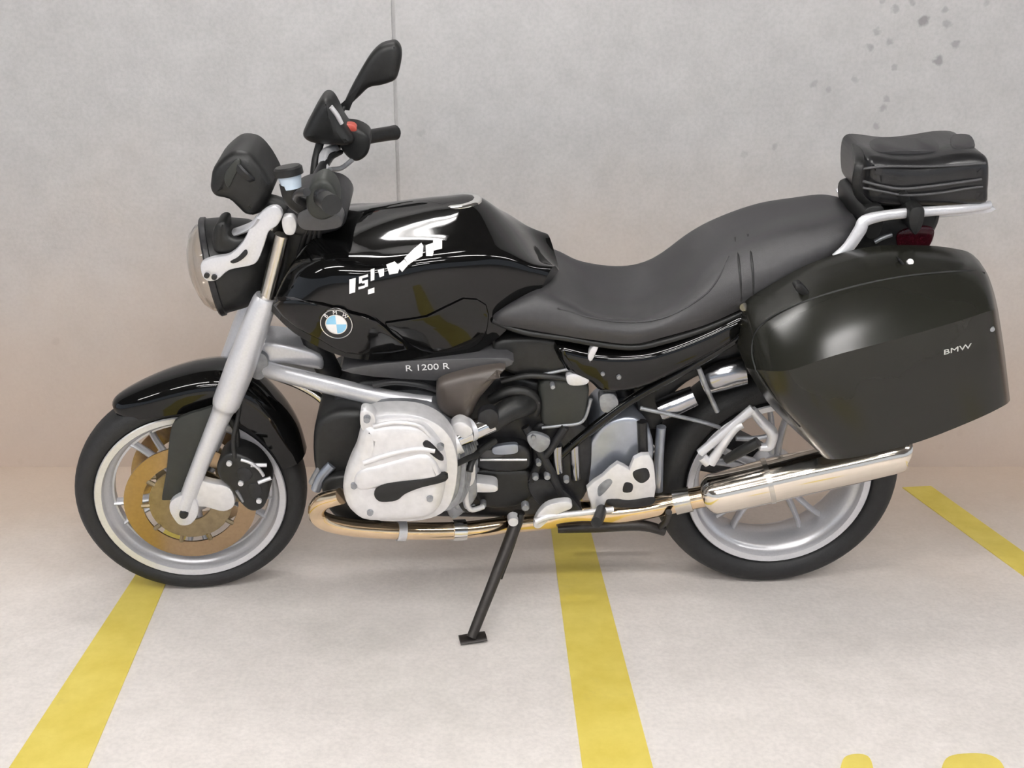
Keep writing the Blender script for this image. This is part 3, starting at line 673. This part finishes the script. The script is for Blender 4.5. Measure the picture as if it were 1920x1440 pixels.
# throttle body and intake stub
th = B.tube('intake_stub', [(846, 826, -.27), (876, 812, -.245), (912, 796, -.215), (926, 789, -.205)], [.022, .024, .023, .023], 'chrome', n=18, label='polished intake stub')
B.tube('intake_stub_band', [(840, 838, -.285), (862, 828, -.28)], .026, 'alu', parent=th)
B.lathe('hose_clip', [(-.006, .026), (-.006, .028), (.006, .028), (.006, .026)], P(880, 806, -.24), P(912, 796, -.215) - P(876, 812, -.245), 'silver', parent=th, n=24)
B.tube('intake_hose', [(920, 792, -.21), (950, 772, -.19), (978, 758, -.16), (998, 748, -.10)], [.025, .027, .031, .033], 'black', n=18, label='black rubber intake hose')
B.tube('air_duct', [(920, 750, -.16), (950, 735, -.165), (985, 735, -.16), (1004, 752, -.15), (1002, 775, -.14)], .012, 'hose')
# exhaust header
ex = B.tube('exhaust_header', [(640, 930, -.30), (606, 940, -.28), (594, 958, -.26), (606, 976, -.25), (650, 988, -.235), (720, 994, -.215), (800, 996, -.19), (880, 993, -.165), (945, 984, -.14)], [.019, .020, .021, .021, .021, .021, .021, .021, .021], 'header', n=18, res=8, label='polished exhaust header pipe curving under the engine')
B.lathe('header_clamp', [(-.01, .021), (-.01, .025), (.01, .025), (.01, .021)], P(752, 995, -.204), P(800, 996, -.19) - P(720, 994, -.215), 'silver', parent=ex, n=20)
B.lathe('header_clamp', [(-.016, .021), (-.016, .026), (.016, .026), (.016, .021)], P(860, 994, -.171), P(880, 993, -.165) - P(800, 996, -.19), 'chrome', parent=ex, n=20)
# gearbox side, lower engine clutter
for i, (px, w, bk, m, nm) in enumerate([
    ([(888, 838), (930, 830), (985, 836), (996, 862), (985, 880), (930, 884), (890, 872)], -.150, -.10, 'dark', 'starter_cover'),
    ([(886, 884), (940, 880), (992, 884), (996, 930), (960, 950), (900, 944)], -.145, -.10, 'black', 'sump_cover'),
    ([(838, 900), (862, 860), (886, 880), (896, 920), (880, 950), (850, 972), (836, 950)], -.20, -.12, 'cast', 'cylinder_base'),
    ([(1012, 716), (1060, 708), (1100, 716), (1102, 752), (1088, 794), (1022, 798), (1014, 760)], -.14, -.08, 'guard', 'battery_box'),
    ([(1000, 800), (1050, 790), (1100, 800), (1110, 850), (1100, 920), (1070, 950), (1020, 940), (1000, 880)], -.125, .1, 'dark', 'gearbox'),
    ([(1100, 842), (1130, 795), (1180, 780), (1215, 800), (1225, 850), (1205, 890), (1160, 900), (1112, 925), (1095, 890)], -.12, .06, 'bluecast', 'gearbox_rear_cover'),
    ]):
    B.puff(nm, px, w, bk, m, rings=RND)
B.tube('starter_highlight', [(900, 862, -.158), (945, 862, -.159), (988, 862, -.158)], .003, 'alu')  # bright metal line standing in for the highlight on the starter cover
B.puff('vent_cover', [(900, 846), (930, 842), (944, 848), (940, 856), (904, 858)], -.158, -.15, 'cover', rings=RNDS)
# small fittings between cylinder and gearbox
B.tube('injector_lead', [(880, 884, -.27), (886, 862, -.25), (905, 842, -.22), (928, 826, -.19)], .008, 'hose')
B.tube('coil_lead', [(838, 892, -.34), (846, 876, -.33), (872, 862, -.29), (896, 852, -.25)], .007, 'hose')
B.puff('head_stay', [(792, 832), (802, 826), (822, 846), (832, 862), (822, 862), (804, 848)], -.372, -.36, 'dark', rings=RNDS)
B.puff('injector', [(846, 800), (862, 790), (880, 798), (886, 812), (866, 822), (850, 818)], -.275, -.24, 'alu', rings=RNDS)
B.puff('throttle_pulley', [(898, 776), (918, 766), (934, 776), (932, 798), (912, 806), (898, 796)], -.235, -.21, 'dark', rings=RNDS)
B.puff('engine_mount', [(862, 872), (884, 862), (892, 884), (886, 908), (868, 912), (858, 894)], -.215, -.18, 'alu', rings=RNDS)
B.puff('drain_block', [(858, 902), (900, 905), (930, 910), (928, 922), (880, 922), (856, 916)], -.20, -.16, 'alu', rings=RNDS)
B.puff('starter_cap', [(925, 838), (965, 832), (972, 840), (966, 850), (928, 852)], -.162, -.15, 'bluecast', rings=RNDS)
B.tube('frame_spar', [(985, 800, -.15), (1006, 836, -.155), (1030, 880, -.155), (1052, 925, -.15)], .011, 'dark')
B.tube('frame_spar', [(1060, 800, -.15), (1036, 836, -.155), (1012, 868, -.155), (996, 900, -.15)], .010, 'dark')
B.puff('spar_gusset', [(988, 818), (1004, 812), (1030, 822), (1028, 838), (1012, 848), (994, 836)], -.168, -.155, 'cast', rings=RNDS)
for u, v, r_ in ((1004, 894, .008), (1026, 893, .008), (1062, 900, .007), (1010, 868, .007), (1000, 818, .006), (985, 950, .010), (906, 946, .008), (1036, 724, .006), (1160, 706, .006), (1130, 700, .005)):
    B.lathe('frame_bolt', [(-.007, 0), (-.007, r_ * .8), (-.004, r_), (.012, r_)], P(u, v, -.170), (0, 1, 0), 'cast', n=10)
B.tube('clutch_cylinder', [(1044, 834, -.14), (1044, 862, -.14), (1046, 884, -.14)], .014, 'steel')
B.tube('clutch_cylinder', [(1076, 826, -.13), (1078, 860, -.13), (1080, 896, -.13)], .013, 'steel')
B.tube('battery_frame', [(1016, 802, -.145), (1050, 798, -.147), (1092, 790, -.147), (1108, 748, -.145)], .004, 'cast')
B.tube('wiring_loom', [(940, 715, -.15), (985, 705, -.155), (1030, 706, -.155), (1070, 712, -.15)], .007, 'hose')
B.tube('wiring_loom', [(700, 722, -.15), (740, 716, -.155), (790, 722, -.155), (820, 732, -.15)], .007, 'cover')
B.tube('hugger', [(1316, 712, -.08), (1352, 700, -.085), (1394, 690, -.085)], [.038, .042, .040], 'steel', label='polished dark rear hugger panel', n=24)
B.tube('heat_shield', [(1236, 770, -.10), (1265, 758, -.10), (1302, 742, -.10)], [.026, .028, .025], 'steel', n=20)
B.tube('damper_rod', [(1204, 790, -.13), (1205, 820, -.13), (1206, 848, -.13)], .012, 'dark')
B.tube('damper_collar', [(1206, 850, -.13), (1208, 868, -.13)], .014, 'header')
B.tube('drive_shaft_tube', [(1240, 800, -.09), (1236, 850, -.09), (1234, 920, -.09)], .012, 'bluecast')
for k in range(3):
    B.tube('oil_pipe', [(856 + 12 * k, 890, -.20), (850 + 12 * k, 930, -.205), (862 + 10 * k, 955, -.20), (890 + 8 * k, 950, -.18)], .0065, ('cast', 'dark', 'alu')[k])
B.tube('battery_strap', [(1020, 702, -.148), (1065, 692, -.15), (1096, 684, -.15)], .004, 'cast')
fp = B.puff('footpeg_plate', [(1108, 945), (1100, 915), (1130, 892), (1158, 868), (1180, 880), (1188, 860), (1218, 852), (1228, 888), (1226, 935), (1190, 942), (1160, 935), (1136, 940), (1128, 962), (1110, 965)], -.165, -.15, 'alu', sm=2, label='cast alloy rider footpeg plate', rings=RNDS)
B.puff('plate_opening', [(1188, 884), (1212, 878), (1218, 895), (1204, 906), (1190, 898)], -.1685, -.163, 'dark', parent=fp, rings=[(0, 0), (.001, -.0006)])
for px_ in ([(1122, 912), (1140, 898), (1148, 905), (1132, 925), (1122, 930)], [(1172, 905), (1186, 908), (1184, 922), (1168, 922)], [(1140, 936), (1180, 938), (1225, 932), (1222, 946), (1180, 952), (1142, 948)]):
    B.puff('plate_opening', px_, -.1685, -.163, 'cast' if px_[0][0] == 1122 else 'dark', parent=fp, rings=[(0, 0), (.001, -.0006)])
B.tube('footpeg', [(1128, 955, -.17), (1124, 968, -.22), (1118, 980, -.27)], [.013, .014, .013], 'black', parent=fp)
B.tube('shift_lever', [(1150, 955, -.18), (1090, 962, -.19), (1030, 968, -.20), (1004, 978, -.205)], [.007, .007, .008, .009], 'alu', label='polished gear shift lever')
B.puff('shift_lever_pad', [(1000, 985), (1010, 962), (1030, 945), (1066, 940), (1072, 952), (1050, 962), (1030, 975), (1012, 990)], -.20, -.18, 'alu', rings=RNDS)
B.puff('lower_bracket', [(990, 905), (1030, 900), (1070, 930), (1092, 960), (1060, 958), (1010, 945)], -.155, -.11, 'dark', rings=RNDS)
B.tube('collector_pipe', [(945, 984, -.14), (1010, 975, -.11), (1080, 962, -.10), (1160, 960, -.115), (1230, 950, -.125), (1290, 937, -.135), (1330, 928, -.140)], [.022, .026, .030, .030, .026, .026, .028], 'header', n=18, label='warm toned exhaust link pipe')
B.lathe('pipe_clamp', [(-.02, .027), (-.02, .031), (.02, .031), (.02, .027)], P(1280, 939, -.133), P(1330, 928, -.140) - P(1230, 950, -.125), 'brushed', n=24)
cs = B.tube('centre_stand', [(1046, 992, -.13), (1120, 988, -.13), (1200, 985, -.13), (1246, 996, -.13)], [.010, .014, .014, .012], 'stand', label='folded dark centre stand')
B.tube('stand_tang', [(1236, 990, -.13), (1250, 975, -.16), (1254, 960, -.18)], .008, 'stand', parent=cs)
B.tube('centre_stand', [(1060, 980, .13), (1200, 975, .13)], .012, 'stand')
# side stand
FOOT = BM.inverted() @ (G(884, 1198, .012))
ss = B.tube('side_stand', [P(972, 962, -.17), P(966, 985, -.18), FOOT + (P(966, 985, -.18) - FOOT) * .5, FOOT + Vector((.0, .0, .004))], [.016, .0155, .0135, .012], 'stand', n=14, res=3, label='dark steel side stand')
def stand_foot():
    bm = bmesh.new(); w = G(884, 1200, .006)
    add_tube(bm, [Vector((w.x - .028, w.y, .006)), Vector((w.x + .034, w.y + .012, .010))], .022, 14, 1, flat=(.95, .27))
    bmesh.ops.transform(bm, matrix=BM.inverted(), verts=bm.verts[:]); return bm
B.part('stand_foot', stand_foot(), 'stand', parent=ss)
B.tube('stand_spring', [(978, 965, -.185), (962, 1020, -.20), (938, 1085, -.235)], .0055, 'dark', parent=ss)
B.lathe('stand_pivot', [(-.012, 0), (-.012, .012), (.012, .014)], P(962, 974, -.185), (0, 1, 0), 'alu', parent=ss, n=14)

# ---- frame, side cover, rear
B.tube('rear_frame_tube', [(1030, 872, -.13), (1090, 820, -.135), (1180, 752, -.14), (1290, 690, -.145), (1385, 632, -.15)], .011, 'gloss', label='black diagonal rear frame tube')
B.tube('rear_frame_tube', [(1130, 725, -.13), (1240, 690, -.135), (1330, 650, -.14), (1400, 605, -.145)], .012, 'black')
B.tube('rear_frame_tube', [(1030, 842, .13), (1090, 780, .135), (1180, 712, .14), (1290, 640, .145), (1385, 592, .15)], .012, 'dark')
B.tube('frame_rail', [(1200, 765, -.13), (1260, 778, -.13), (1320, 792, -.13), (1350, 802, -.13)], .005, 'cast')
B.tube('frame_rail', [(1310, 690, -.14), (1326, 730, -.14), (1345, 772, -.14)], .006, 'cast')
B.puff('side_cover', [(1040, 640), (1120, 655), (1200, 655), (1260, 640), (1330, 612), (1396, 582), (1392, 622), (1340, 660), (1270, 695), (1195, 728), (1130, 732), (1106, 715), (1060, 690)], -.150, -.09, 'gloss', label='gloss black side cover under the seat', sm=3, rings=[(0, 0), (.004, -.010), (.012, -.017), (.022, -.021)])
B.puff('side_cover', [(930, 640), (1000, 632), (1050, 640), (1090, 665), (1085, 700), (1020, 712), (960, 700), (930, 680)], -.138, -.06, 'black', rings=RND)
B.puff('cover_clip', [(1102, 668), (1110, 650), (1122, 648), (1116, 664), (1106, 682)], -.168, -.15, 'alu', rings=RNDS)
B.puff('frame_joint', [(1062, 704), (1084, 700), (1104, 704), (1100, 720), (1068, 722)], -.16, -.13, 'silver', rings=RNDS)
B.puff('rear_bracket', [(1125, 742), (1150, 738), (1160, 756), (1150, 772), (1128, 770)], -.14, -.11, 'cast', rings=RNDS)
B.puff('swingarm', [(1180, 800), (1240, 790), (1320, 800), (1420, 840), (1470, 880), (1460, 915), (1400, 905), (1300, 880), (1210, 880)], .055, .12, 'dark', rings=RND)
B.tube('rear_shock', [(1150, 690, .0), (1185, 780, .0), (1205, 850, .0)], [.03, .032, .03], 'dark', label='dark rear shock absorber')
B.lathe('shock_adjuster', [(-.012, .03), (-.012, .034), (.012, .034), (.012, .03)], P(1204, 848, -.03), (0, 0, 1), 'brushed', n=24)
B.puff('inner_fender', [(1190, 700), (1300, 640), (1420, 640), (1500, 700), (1480, 740), (1400, 700), (1320, 700), (1260, 740), (1235, 800), (1205, 790)], -.075, .09, 'black', rings=RND)
pb = B.tube('pillion_peg_bracket', [(1312, 850, -.17), (1350, 818, -.17), (1392, 782, -.17), (1412, 766, -.17)], [.010, .010, .010, .011], 'silver', flat=(1, 1.1), label='polished pillion footpeg bracket')
B.tube('bracket_arm', [(1332, 868, -.175), (1350, 842, -.175), (1376, 806, -.175), (1392, 796, -.175)], [.013, .011, .010, .009], 'alu', parent=pb)
B.tube('bracket_arm', [(1410, 768, -.17), (1428, 790, -.172), (1448, 812, -.175), (1442, 836, -.175), (1424, 838, -.175)], [.010, .012, .014, .012, .009], 'silver', parent=pb)
B.tube('bracket_arm', [(1316, 856, -.172), (1328, 868, -.174)], .012, 'alu', parent=pb)
B.tube('bracket_arm', [(1380, 822, -.17), (1412, 822, -.17), (1440, 818, -.172)], .006, 'cast', parent=pb)
B.tube('pillion_peg', [(1362, 862, -.19), (1390, 846, -.21), (1422, 828, -.22)], [.011, .013, .012], 'black', parent=pb)
# muffler
mf = B.tube('muffler', [(1324, 930, -.140), (1336, 927, -.142), (1400, 912, -.145), (1500, 888, -.148), (1600, 866, -.150), (1680, 848, -.152), (1692, 846, -.152)], [.030, .050, .053, .054, .053, .050, .042], 'muff', n=36, res=5, label='polished chrome muffler below the side case')
B.lathe('muffler_band', [(-.006, .0535), (-.006, .0565), (.006, .0565), (.006, .0535)], P(1440, 902, -.1465), P(1500, 888, -.148) - P(1400, 912, -.145), 'brushed', parent=mf, n=36)
# seat
seat_rows = [
 [(921, 592, -.150), (923, 590, -.156), (926, 588, -.150), (932, 588, -.12), (944, 590, 0)],
 [(934, 607, -.172), (940, 594, -.180), (950, 576, -.168), (966, 562, -.13), (984, 552, 0)],
 [(986, 617, -.176), (990, 598, -.186), (1002, 562, -.168), (1018, 540, -.125), (1034, 512, 0)],
 [(1050, 628, -.176), (1052, 608, -.186), (1058, 570, -.165), (1066, 558, -.11), (1074, 536, 0)],
 [(1110, 637, -.176), (1112, 616, -.186), (1115, 592, -.160), (1118, 585, -.105), (1122, 564, 0)],
 [(1185, 645, -.172), (1186, 625, -.182), (1186, 600, -.158), (1186, 590, -.10), (1187, 567, 0)],
 [(1245, 632, -.168), (1246, 612, -.178), (1246, 588, -.155), (1247, 567, -.10), (1249, 532, 0)],
 [(1320, 610, -.162), (1320, 588, -.172), (1320, 546, -.156), (1318, 508, -.11), (1314, 462, 0)],
 [(1385, 582, -.158), (1384, 560, -.168), (1383, 516, -.152), (1378, 470, -.105), (1370, 438, 0)],
 [(1470, 542, -.148), (1468, 521, -.158), (1466, 481, -.142), (1458, 438, -.10), (1450, 409, 0)],
 [(1545, 500, -.130), (1542, 483, -.140), (1539, 452, -.127), (1532, 420, -.09), (1524, 394, 0)],
 [(1588, 462, -.110), (1586, 451, -.118), (1583, 430, -.107), (1576, 406, -.075), (1568, 384, 0)],
 [(1610, 430, -.080), (1609, 425, -.086), (1606, 414, -.08), (1600, 404, -.06), (1594, 396, 0)],
]
rows = mirrored_loft(seat_rows, 5, 6)
bm = bmesh.new(); add_grid(bm, rows, cap=True)
# close underside
bm2 = bm.copy(); bmesh.ops.recalc_face_normals(bm2, faces=bm2.faces[:]); SEAT_BVH = BVHTree.FromBMesh(bm2); bm2.free()
seat = B.part('seat', bm, 'seat', label='dark grey stepped vinyl dual seat', ang=50)
def seam(name, px, bvh, r, m, parent, T=None):
    pts = [onto(bvh, u, v, .001) for u, v in px]; pts = [p for p in pts if p]
    bm = bmesh.new(); add_tube(bm, pts, r, 6, 4); return B.part(name, bm, m, parent, ang=60)
seam('seat_seam', [(1378, 446), (1384, 480), (1388, 520), (1390, 565)], SEAT_BVH, .0025, 'black', seat)
seam('seat_seam', [(1402, 440), (1408, 476), (1412, 515), (1412, 555)], SEAT_BVH, .0025, 'black', seat)
seam('seat_seam', [(1046, 578), (1115, 597), (1190, 604), (1255, 592), (1318, 556), (1348, 520), (1366, 480)], SEAT_BVH, .0018, 'seat', seat)
B.tube('seat_edge_trim', [(924, 600, -.16), (980, 622, -.17), (1060, 634, -.17), (1130, 646, -.168), (1190, 651, -.166), (1245, 640, -.162), (1320, 617, -.156), (1400, 583, -.15), (1480, 543, -.14), (1550, 503, -.125)], .007, 'black', parent=seat)
# tail unit, grab rail and rack
B.puff('tail_unit', [(1545, 502), (1600, 452), (1630, 420), (1680, 402), (1752, 396), (1760, 412), (1745, 446), (1735, 472), (1690, 486), (1600, 500)], -.085, .085, 'black', label='black tail unit', rings=RND)
B.puff('tail_light', [(1682, 440), (1702, 428), (1740, 424), (1752, 436), (1738, 466), (1700, 474), (1684, 462)], -.096, .08, 'tail', label='dark red tail light', rings=RNDS)
B.tube('tail_clip', [(1640, 454, -.094), (1655, 446, -.095), (1672, 440, -.094)], .005, 'cast')
gr = B.tube('grab_rail', [(1566, 484, -.150), (1590, 464, -.150), (1612, 432, -.148), (1622, 414, -.145), (1660, 404, -.14), (1720, 398, -.13), (1800, 392, -.11), (1856, 384, -.08)], [.010, .012, .013, .012, .010, .010, .009, .008], 'silver', label='silver grab rail and rack', flat=(.8, 1.15))
B.tube('grab_rail', [P(1640, 425, -.145) + Vector((0, .28, -.02)), P(1720, 398, -.13) + Vector((0, .26, 0)), P(1856, 384, -.08) + Vector((0, .16, 0))], .011, 'silver', flat=(.8, 1.15))
B.puff('rack_plate', [(1640, 402), (1700, 400), (1800, 394), (1862, 388), (1858, 398), (1790, 406), (1700, 412), (1648, 414)], -.07, .07, 'silver', rings=RNDS, sm=2)
B.puff('rack_support', [(1622, 392), (1652, 386), (1658, 404), (1648, 440), (1626, 446), (1618, 420)], -.12, .08, 'black', rings=RNDS)
B.puff('rack_support', [(1708, 392), (1732, 390), (1730, 420), (1716, 440), (1704, 420)], -.155, .08, 'black', rings=RNDS)
B.lathe('case_lock', [(-.008, 0), (-.008, .010), (.01, .011)], P(1394, 573, -.165), (0, 1, 0), 'chrome', n=14)

# ================================================================== SIDE CASE
pn_rows = [  # top .. crease .. bottom
 [(1398, 590, -.195), (1392, 618, -.25), (1392, 650, -.26), (1400, 690, -.27), (1448, 765, -.275), (1546, 858, -.27)],
 [(1404, 574, -.195), (1402, 605, -.30), (1408, 645, -.335), (1424, 694, -.35), (1466, 765, -.345), (1556, 861, -.32)],
 [(1440, 550, -.195), (1444, 590, -.33), (1458, 640, -.39), (1480, 694, -.41), (1512, 770, -.395), (1582, 860, -.365)],
 [(1530, 502, -.195), (1536, 545, -.34), (1548, 602, -.405), (1566, 666, -.425), (1590, 754, -.41), (1630, 852, -.38)],
 [(1640, 472, -.195), (1648, 515, -.34), (1662, 570, -.405), (1680, 636, -.425), (1698, 726, -.41), (1724, 828, -.38)],
 [(1750, 470, -.195), (1760, 505, -.33), (1776, 550, -.395), (1794, 603, -.415), (1810, 690, -.40), (1826, 788, -.37)],
 [(1812, 478, -.195), (1826, 505, -.32), (1842, 540, -.38), (1856, 583, -.40), (1868, 664, -.385), (1880, 762, -.355)],
 [(1832, 486, -.195), (1850, 512, -.29), (1862, 545, -.33), (1870, 583, -.345), (1882, 664, -.335), (1893, 752, -.31)],
 [(1838, 492, -.195), (1854, 514, -.25), (1864, 547, -.27), (1872, 584, -.28), (1884, 664, -.275), (1893, 748, -.26)],
]
base = P(1560, 862, -.30)
K = Thing('side_case', base, 'large dark olive-black hard side case hanging beside the rear wheel', 'pannier')
ctl = [[P(*q) for q in r] for r in pn_rows]
for r in ctl:      # upper face: nearly flat slope from the hinge edge out to the crease
    tp_, cr_ = r[0], r[3]; k_ = min(1, (tp_.y - cr_.y) / .15)
    nb = Vector((0, -.72, .69)) * .016 * k_
    r[1] = tp_.lerp(cr_, .33) + nb; r[2] = tp_.lerp(cr_, .70) + nb * .8
ctl = [spline(r[:4], 5)[:-1] + spline(r[3:], 5) for r in ctl]      # crease kept at the fourth column
cols = [spline(list(c), 5) for c in zip(*ctl)]; rows = [list(r) for r in zip(*cols)]
bm = bmesh.new(); V = add_grid(bm, rows)
BK = -.165
bw_ = lambda v: bm.verts.new(Vector((v.co.x, BK, v.co.z)))
loop = V[0][:] + [r[-1] for r in V[1:]] + V[-1][::-1][1:] + [r[0] for r in V[::-1][1:-1]]
bl = [bw_(v) for v in loop]; n = len(loop)
for i in range(n): bm.faces.new((loop[i], loop[(i + 1) % n], bl[(i + 1) % n], bl[i]))
bm.faces.new(bl)
bmesh.ops.triangulate(bm, faces=[f for f in bm.faces if len(f.verts) > 4])
bm2 = bm.copy(); bmesh.ops.recalc_face_normals(bm2, faces=bm2.faces[:]); CASE_BVH = BVHTree.FromBMesh(bm2); bm2.free()
case = K.part('case_shell', bm, 'case', ang=22)
def kseam(name, px, r, m):
    pts = [onto(CASE_BVH, u, v, .0005) for u, v in px]; pts = [p for p in pts if p]
    bm = bmesh.new(); add_tube(bm, pts, r, 6, 4); return K.part(name, bm, m, ang=60)
kseam('lid_seam', [(1545, 858), (1500, 800), (1450, 742), (1418, 695), (1410, 650), (1425, 612), (1470, 582), (1560, 548), (1680, 520), (1800, 508), (1846, 512)], .0022, 'black')
#kseam('lid_ridge', [(1478, 693), (1560, 668), (1680, 636), (1790, 604), (1858, 583)], .0022, 'case')
cl = K.puff('latch', [(1490, 536), (1502, 532), (1518, 548), (1524, 558), (1510, 556), (1494, 546)], -.262, -.24, 'black', rings=RNDS, label='black case latch')
h = onto(CASE_BVH, 1706, 492, .0)
K.lathe('case_lock', [(-.004, 0), (-.004, .007), (.006, .008)], h, Vector((0, .7, -.7)), 'alu', label='metal key lock', n=14)
K.puff('latch', [(1684, 484), (1692, 490), (1700, 500), (1690, 498)], h.y - .004, h.y + .01, 'black', rings=RNDS)
h0 = onto(CASE_BVH, 1795, 655, .0012); h1 = onto(CASE_BVH, 1815, 650, .0012); h2 = onto(CASE_BVH, 1795, 640, .0012)
put_text('case_lettering', 'BMW', .017, h0, h1 - h0, (h1 - h0).cross(h2 - h0), case, K, 'sticker', 1.5)
h = onto(CASE_BVH, 1860, 617, .0)
K.lathe('rivet', [(-.003, 0), (-.003, .005), (.003, .006)], h, (0, 1, 0), 'cast', n=10)

# ================================================================== TAIL BAG
bb = P(1720, 388, 0)
T = Thing('tail_bag', bb, 'black vinyl bag strapped on the rear rack', 'bag')
px = [(1618, 308), (1628, 293), (1650, 292), (1700, 298), (1750, 294), (1800, 286), (1834, 286), (1850, 296), (1853, 318), (1851, 352), (1846, 378), (1800, 384), (1720, 387), (1650, 384), (1622, 373), (1616, 345)]
bm = bmesh.new(); add_puff(bm, px, -.085, [(0, 0), (.004, -.012), (.012, -.022), (.025, -.027), (.035, -.028)], .085, 3)
bag = T.part('bag_body', bm, 'bag', ang=60)
def top_panel(px_, z):
    bm = bmesh.new(); pts = []
    for u, v, w in px_: pts.append(P(u, v, w))
    zc = sum(p.z for p in pts) / len(pts)
    pts = spline([Vector((p.x, p.y, zc + z)) for p in pts], 4, closed=True)
    rows = [[p + Vector((0, 0, -.012)) for p in pts], pts]
    c = sum(pts, Vector()) / len(pts); rows.append([c + (p - c) * .93 + Vector((0, 0, .003)) for p in pts])
    add_grid(bm, rows, closed=True, cap=True); return bm
T.part('bag_lit_top', top_panel([(1640, 286, -.05), (1700, 288, -.05), (1760, 284, -.05), (1752, 262, .04), (1700, 266, .04), (1636, 264, .04)], .004), 'seat', ang=40)  # lighter vinyl panels put in for the lit top of the bag
T.part('bag_lit_top', top_panel([(1786, 280, -.05), (1826, 278, -.05), (1818, 258, .04), (1784, 260, .04)], .004), 'seat', ang=40)
T.tube('zip', [(1618, 340, -.115), (1650, 348, -.119), (1690, 354, -.120), (1740, 350, -.120), (1800, 342, -.119), (1840, 336, -.115)], .0032, 'cover')
T.tube('zip', [(1618, 352, -.115), (1660, 360, -.119), (1700, 366, -.120), (1760, 362, -.120), (1810, 354, -.119), (1842, 350, -.114)], .0028, 'cover')
T.tube('strap', [(1606, 270, .02), (1612, 300, -.10), (1606, 340, -.114), (1612, 368, -.105), (1640, 392, -.09)], .006, 'black', flat=(.5, 1.6))
T.tube('strap', [(1690, 360, -.12), (1700, 380, -.11), (1716, 398, -.10)], .007, 'black', flat=(.5, 1.6))
T.tube('piping', [(1610, 318, -.108), (1660, 312, -.113), (1750, 312, -.113), (1848, 306, -.106)], .003, 'cover')
